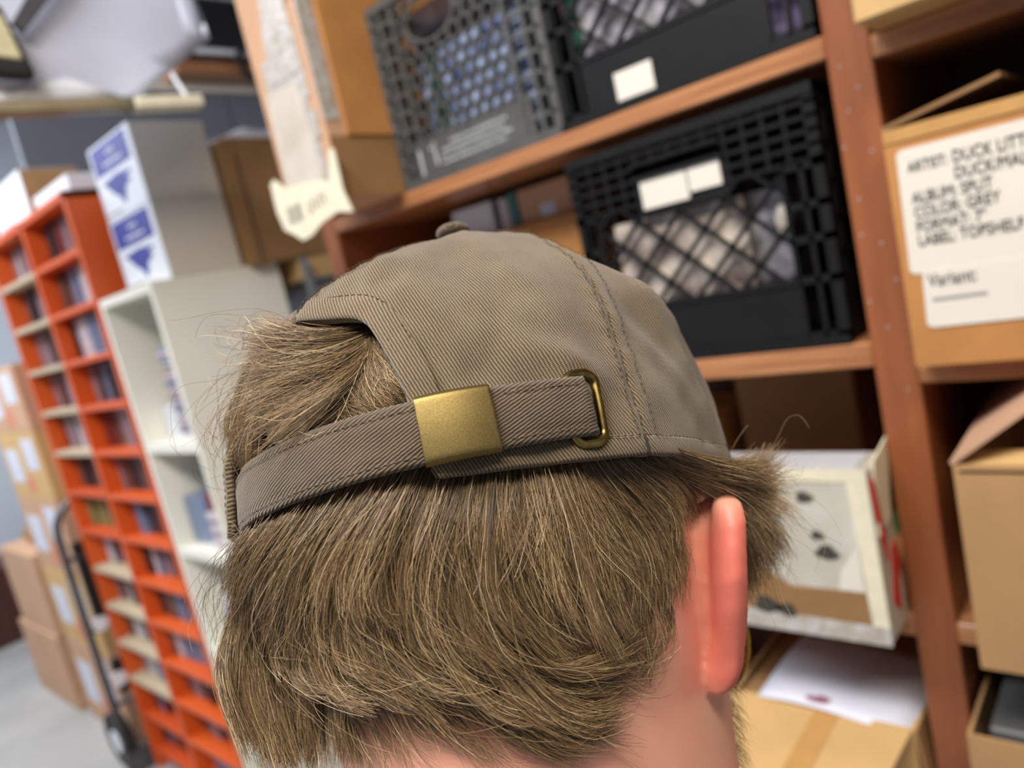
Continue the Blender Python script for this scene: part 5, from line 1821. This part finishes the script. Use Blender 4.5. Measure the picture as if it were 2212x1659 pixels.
def grow(G, n, depth=0.004, clump=0.7, frizz=0.0006, lmin=0.6, lmax=1.0, ncl=12, wave=0.0006, ramp_out=0.3, usp=0.0, bend=0.0035, fan=1.0):
    """strands interpolated between ordered guide curves, gathered in locks"""
    g = len(G)
    u = rng.random(n) * (g - 1)
    nc = max(2, int(ncl * (g - 1)))
    uc = (np.arange(nc) + rng.random(nc)) / nc * (g - 1)
    dc = rng.random(nc)
    phc = rng.random(nc) * 6.28
    lc = rng.random(nc)
    ci = np.argmin(np.abs(u[:, None] + rng.normal(0, 0.05, (n, 1)) - uc[None]), 1)
    tmax = lmin + (lmax - lmin) * (0.5 * rng.random(n) + 0.5 * lc[ci])
    t = np.linspace(0, 1, KP)[None] * tmax[:, None]                      # n,K
    sm = t ** 1.3
    ue = u[:, None] + (uc[ci] - u)[:, None] * clump * np.clip(sm * 1.3, 0, 1) + usp * rng.normal(0, 1, (n, 1)) * t
    ue = np.clip(ue, 0, g - 1 - 1e-6)
    i = ue.astype(int)
    f = (ue - i)[..., None]
    q = t * 8
    j = np.clip(q.astype(int), 0, 7)
    w = (q - j)[..., None]
    # smooth in between guides
    P = (G[i, j] * (1 - w) + G[i, j + 1] * w) * (1 - f) + (G[np.minimum(i + 1, g - 1), j] * (1 - w) + G[np.minimum(i + 1, g - 1), j + 1] * w) * f
    nr = np.stack([P[..., 0] / 0.0775 ** 2, (P[..., 1]) / 0.098 ** 2, np.zeros_like(t)], -1)
    nr /= np.linalg.norm(nr, axis=-1, keepdims=True) + 1e-9
    d = (rng.random(n) * (1 - clump) + dc[ci] * clump) * (1 + ramp_out) - 1
    tan = np.gradient(P, axis=1)
    tan /= np.linalg.norm(tan, axis=-1, keepdims=True) + 1e-9
    side = np.cross(nr, tan)
    P = P + nr * (d[:, None] * depth * (0.35 + 0.65 * np.clip(t * 3, 0, 1)))[..., None]
    bl = rng.normal(0, 1, nc)[ci] * 0.8 + fan * rng.normal(0, 1, n)
    P = P + side * (bend * bl[:, None] * t ** 2)[..., None]
    ph = phc[ci][:, None] + rng.normal(0, 0.4, (n, 1))
    P = P + side * (wave * np.sin(ph + t * 9) * np.clip(t * 2, 0, 1))[..., None]
    P = P + nr * (wave * 0.8 * np.sin(ph * 1.7 + t * 8) * np.clip(t * 2, 0, 1))[..., None]
    for k, sc in ((3.0, 1.0), (7.0, 0.4)):
        a = rng.normal(0, 1, (n, 3))[:, None, :] * frizz * sc
        p0 = rng.random((n, 3))[:, None, :] * 6.28
        P = P + a * np.sin(p0 + t[..., None] * k) * np.clip(t * 1.5, 0, 1)[..., None]
    P = P + rng.normal(0, 0.0005, (n, 1, 3))
    return P


GD = {k: resample_guides(v) for k, v in GUIDES.items()}
mir = np.array([-1.0, 1, 1])
STR = []
STR.append(grow(GD['back_left'], 7500, 0.012, 0.86, 0.0009, 0.5, 1.0, 7, 0.0012, bend=0.005, fan=0.45))
STR.append(grow(GD['back_mid'], 8500, 0.010, 0.84, 0.0009, 0.5, 1.0, 8, 0.0012, bend=0.005, fan=0.45))
STR.append(grow(GD['back_left'], 2400, 0.004, 0.86, 0.0012, 0.40, 0.8, 7, 0.0014, 0.8, bend=0.008, fan=0.6))
STR.append(grow(GD['back_mid'], 2800, 0.003, 0.86, 0.0012, 0.40, 0.8, 8, 0.0014, 0.8, bend=0.008, fan=0.6))
STR.append(grow(GD['back_mid'], 3200, 0.002, 0.5, 0.0024, 0.18, 0.5, 12, 0.0012, 1.0, bend=0.024, fan=1.4))
STR.append(grow(GD['back_left'], 1700, 0.002, 0.5, 0.0024, 0.18, 0.5, 12, 0.0012, 1.0, bend=0.024, fan=1.2))
STR.append(grow(GD['behind_ear'], 4600, 0.004, 0.6, 0.0010, 0.45, 1.0, 11))
STR.append(grow(GD['ear_fuzz'], 1500, 0.002, 0.45, 0.0014, 0.35, 1.0, 11))
STR.append(grow(GD['neck_wisps'], 420, 0.002, 0.4, 0.0022, 0.35, 1.0, 9))
STR.append(grow(GD['lower_left'], 3000, 0.010, 0.75, 0.0011, 0.6, 1.0, 10, 0.0010))
STR.append(grow(GD['lower_right'], 2000, 0.007, 0.86, 0.0012, 0.5, 1.0, 6, 0.0014, bend=0.005, fan=0.45))
STR.append(grow(GD['lower_fill'], 3200, 0.007, 0.75, 0.0012, 0.4, 1.0, 9, 0.0010))
STR.append(grow(GD['lower_curl'], 5200, 0.009, 0.88, 0.0009, 0.55, 1.0, 7, 0.0014, bend=0.005, fan=0.4))
STR.append(grow(GD['tuft'], 2400, 0.007, 0.85, 0.0009, 0.6, 1.0, 5, 0.0012, bend=0.005, fan=0.45))
STR.append(grow(GD['nape'], 700, 0.003, 0.6, 0.0014, 0.4, 1.0, 7))
STR.append(grow(GD['temple'], 3200, 0.010, 0.55, 0.0020, 0.6, 1.0, 10))
STR.append(grow(GD['over_ear'], 3000, 0.006, 0.5, 0.0016, 0.5, 1.0, 10))
STR.append(grow(GD['hole_top'], 3000, 0.005, 0.65, 0.0012, 0.5, 1.0, 9))
STR.append(grow(GD['hole_low'], 3600, 0.003, 0.6, 0.0010, 0.6, 1.0, 9))
STR.append(grow(GD['hole_left'], 2600, 0.005, 0.65, 0.0010, 0.6, 1.0, 9))
# the far side of the head
STR.append(grow(GD['back_mid'][2:] * mir, 4200, 0.0065, 0.66, 0.0008, 0.5, 1.0, 12))
STR.append(grow(GD['behind_ear'] * mir, 2200, 0.003, 0.55, 0.0009, 0.45, 1.0, 11))
STR.append(grow(GD['temple'] * mir, 1500, 0.010, 0.5, 0.0020, 0.6, 1.0, 10))
# stray hairs
STR.append(grow(GD['back_left'], 260, 0.004, 0.0, 0.0050, 0.7, 1.0, 11, ramp_out=2.0))
STR.append(grow(GD['back_mid'], 260, 0.004, 0.0, 0.0040, 0.7, 1.0, 11, ramp_out=1.6))
STR.append(grow(GD['lower_curl'], 160, 0.004, 0.0, 0.0050, 0.7, 1.0, 11, ramp_out=1.6))
STR.append(grow(GD['hole_top'], 180, 0.004, 0.0, 0.0060, 0.7, 1.1, 11, ramp_out=1.5))
STR.append(grow(GD['hole_left'], 120, 0.004, 0.0, 0.0060, 0.7, 1.1, 11, ramp_out=1.5))
STR.append(grow(GD['temple'], 120, 0.006, 0.0, 0.0060, 0.7, 1.1, 11, ramp_out=1.5))


def hair_material(name, stops, rough=0.42):
    m = bpy.data.materials.new(name)
    m.use_nodes = True
    nt = m.node_tree
    b = nt.nodes['Principled BSDF']
    b.inputs['Roughness'].default_value = rough
    b.inputs['Specular IOR Level'].default_value = 0.55
    hi = nt.nodes.new('ShaderNodeHairInfo')
    rp = nt.nodes.new('ShaderNodeValToRGB')
    e = rp.color_ramp.elements
    e[0].position, e[0].color = 0.0, lin(stops[0][1])
    e[1].position, e[1].color = 1.0, lin(stops[-1][1])
    for p, c in stops[1:-1]:
        k = e.new(p)
        k.color = lin(c)
    nt.links.new(hi.outputs['Random'], rp.inputs['Fac'])
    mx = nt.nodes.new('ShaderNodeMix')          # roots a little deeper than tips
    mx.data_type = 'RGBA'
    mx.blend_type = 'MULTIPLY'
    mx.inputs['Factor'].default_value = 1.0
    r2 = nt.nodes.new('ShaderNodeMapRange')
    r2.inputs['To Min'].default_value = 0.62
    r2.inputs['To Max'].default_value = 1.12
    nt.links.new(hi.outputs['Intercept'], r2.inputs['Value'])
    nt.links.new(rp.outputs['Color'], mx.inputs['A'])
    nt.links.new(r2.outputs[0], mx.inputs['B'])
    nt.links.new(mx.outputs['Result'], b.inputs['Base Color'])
    return m


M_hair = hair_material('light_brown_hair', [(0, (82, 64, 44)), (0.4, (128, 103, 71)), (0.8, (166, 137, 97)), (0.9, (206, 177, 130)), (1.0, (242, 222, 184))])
M_beard = hair_material('brown_beard', [(0, (60, 42, 28)), (0.7, (92, 68, 46)), (1.0, (140, 108, 74))])


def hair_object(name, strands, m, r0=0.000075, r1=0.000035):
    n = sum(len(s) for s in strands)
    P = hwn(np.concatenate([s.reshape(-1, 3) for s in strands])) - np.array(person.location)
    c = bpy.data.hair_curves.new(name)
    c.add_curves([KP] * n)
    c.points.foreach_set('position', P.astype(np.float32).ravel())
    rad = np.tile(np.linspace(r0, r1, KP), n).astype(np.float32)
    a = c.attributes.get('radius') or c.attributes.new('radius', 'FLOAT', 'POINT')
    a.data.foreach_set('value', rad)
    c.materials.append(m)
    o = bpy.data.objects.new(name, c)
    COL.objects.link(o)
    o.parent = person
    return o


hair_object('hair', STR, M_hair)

# beard along the right and left jaw
B = []
for sd in (1, -1):
    nb = 2600
    for _ in range(nb):
        z = rng.uniform(-0.128, -0.050)
        fwd = rng.uniform(0.0, 1.0)
        th = math.radians(104 + 70 * fwd) if z < -0.075 else math.radians(104 + 22 * fwd)
        if z > -0.100 and fwd > 0.8:
            continue
        p = np.array(head_pt(th, z))
        nrm = np.array([math.sin(th), -math.cos(th) * 0.8, -0.2])
        dr = nrm * 0.45 + np.array([0.1 * rng.normal(), -0.15, -0.9]) + rng.normal(0, 0.2, 3)
        dr /= np.linalg.norm(dr)
        l = rng.uniform(0.003, 0.008)
        s = np.linspace(0, 1, KP)[:, None]
        cv = p[None] + dr[None] * s * l + nrm[None] * (0.25 * l * np.sin(s * 2.4)) + rng.normal(0, 0.0006, 3)[None] * s
        cv[:, 0] *= sd
        B.append(cv)
hair_object('beard', [np.array(B)], M_beard, 0.00004, 0.00002)
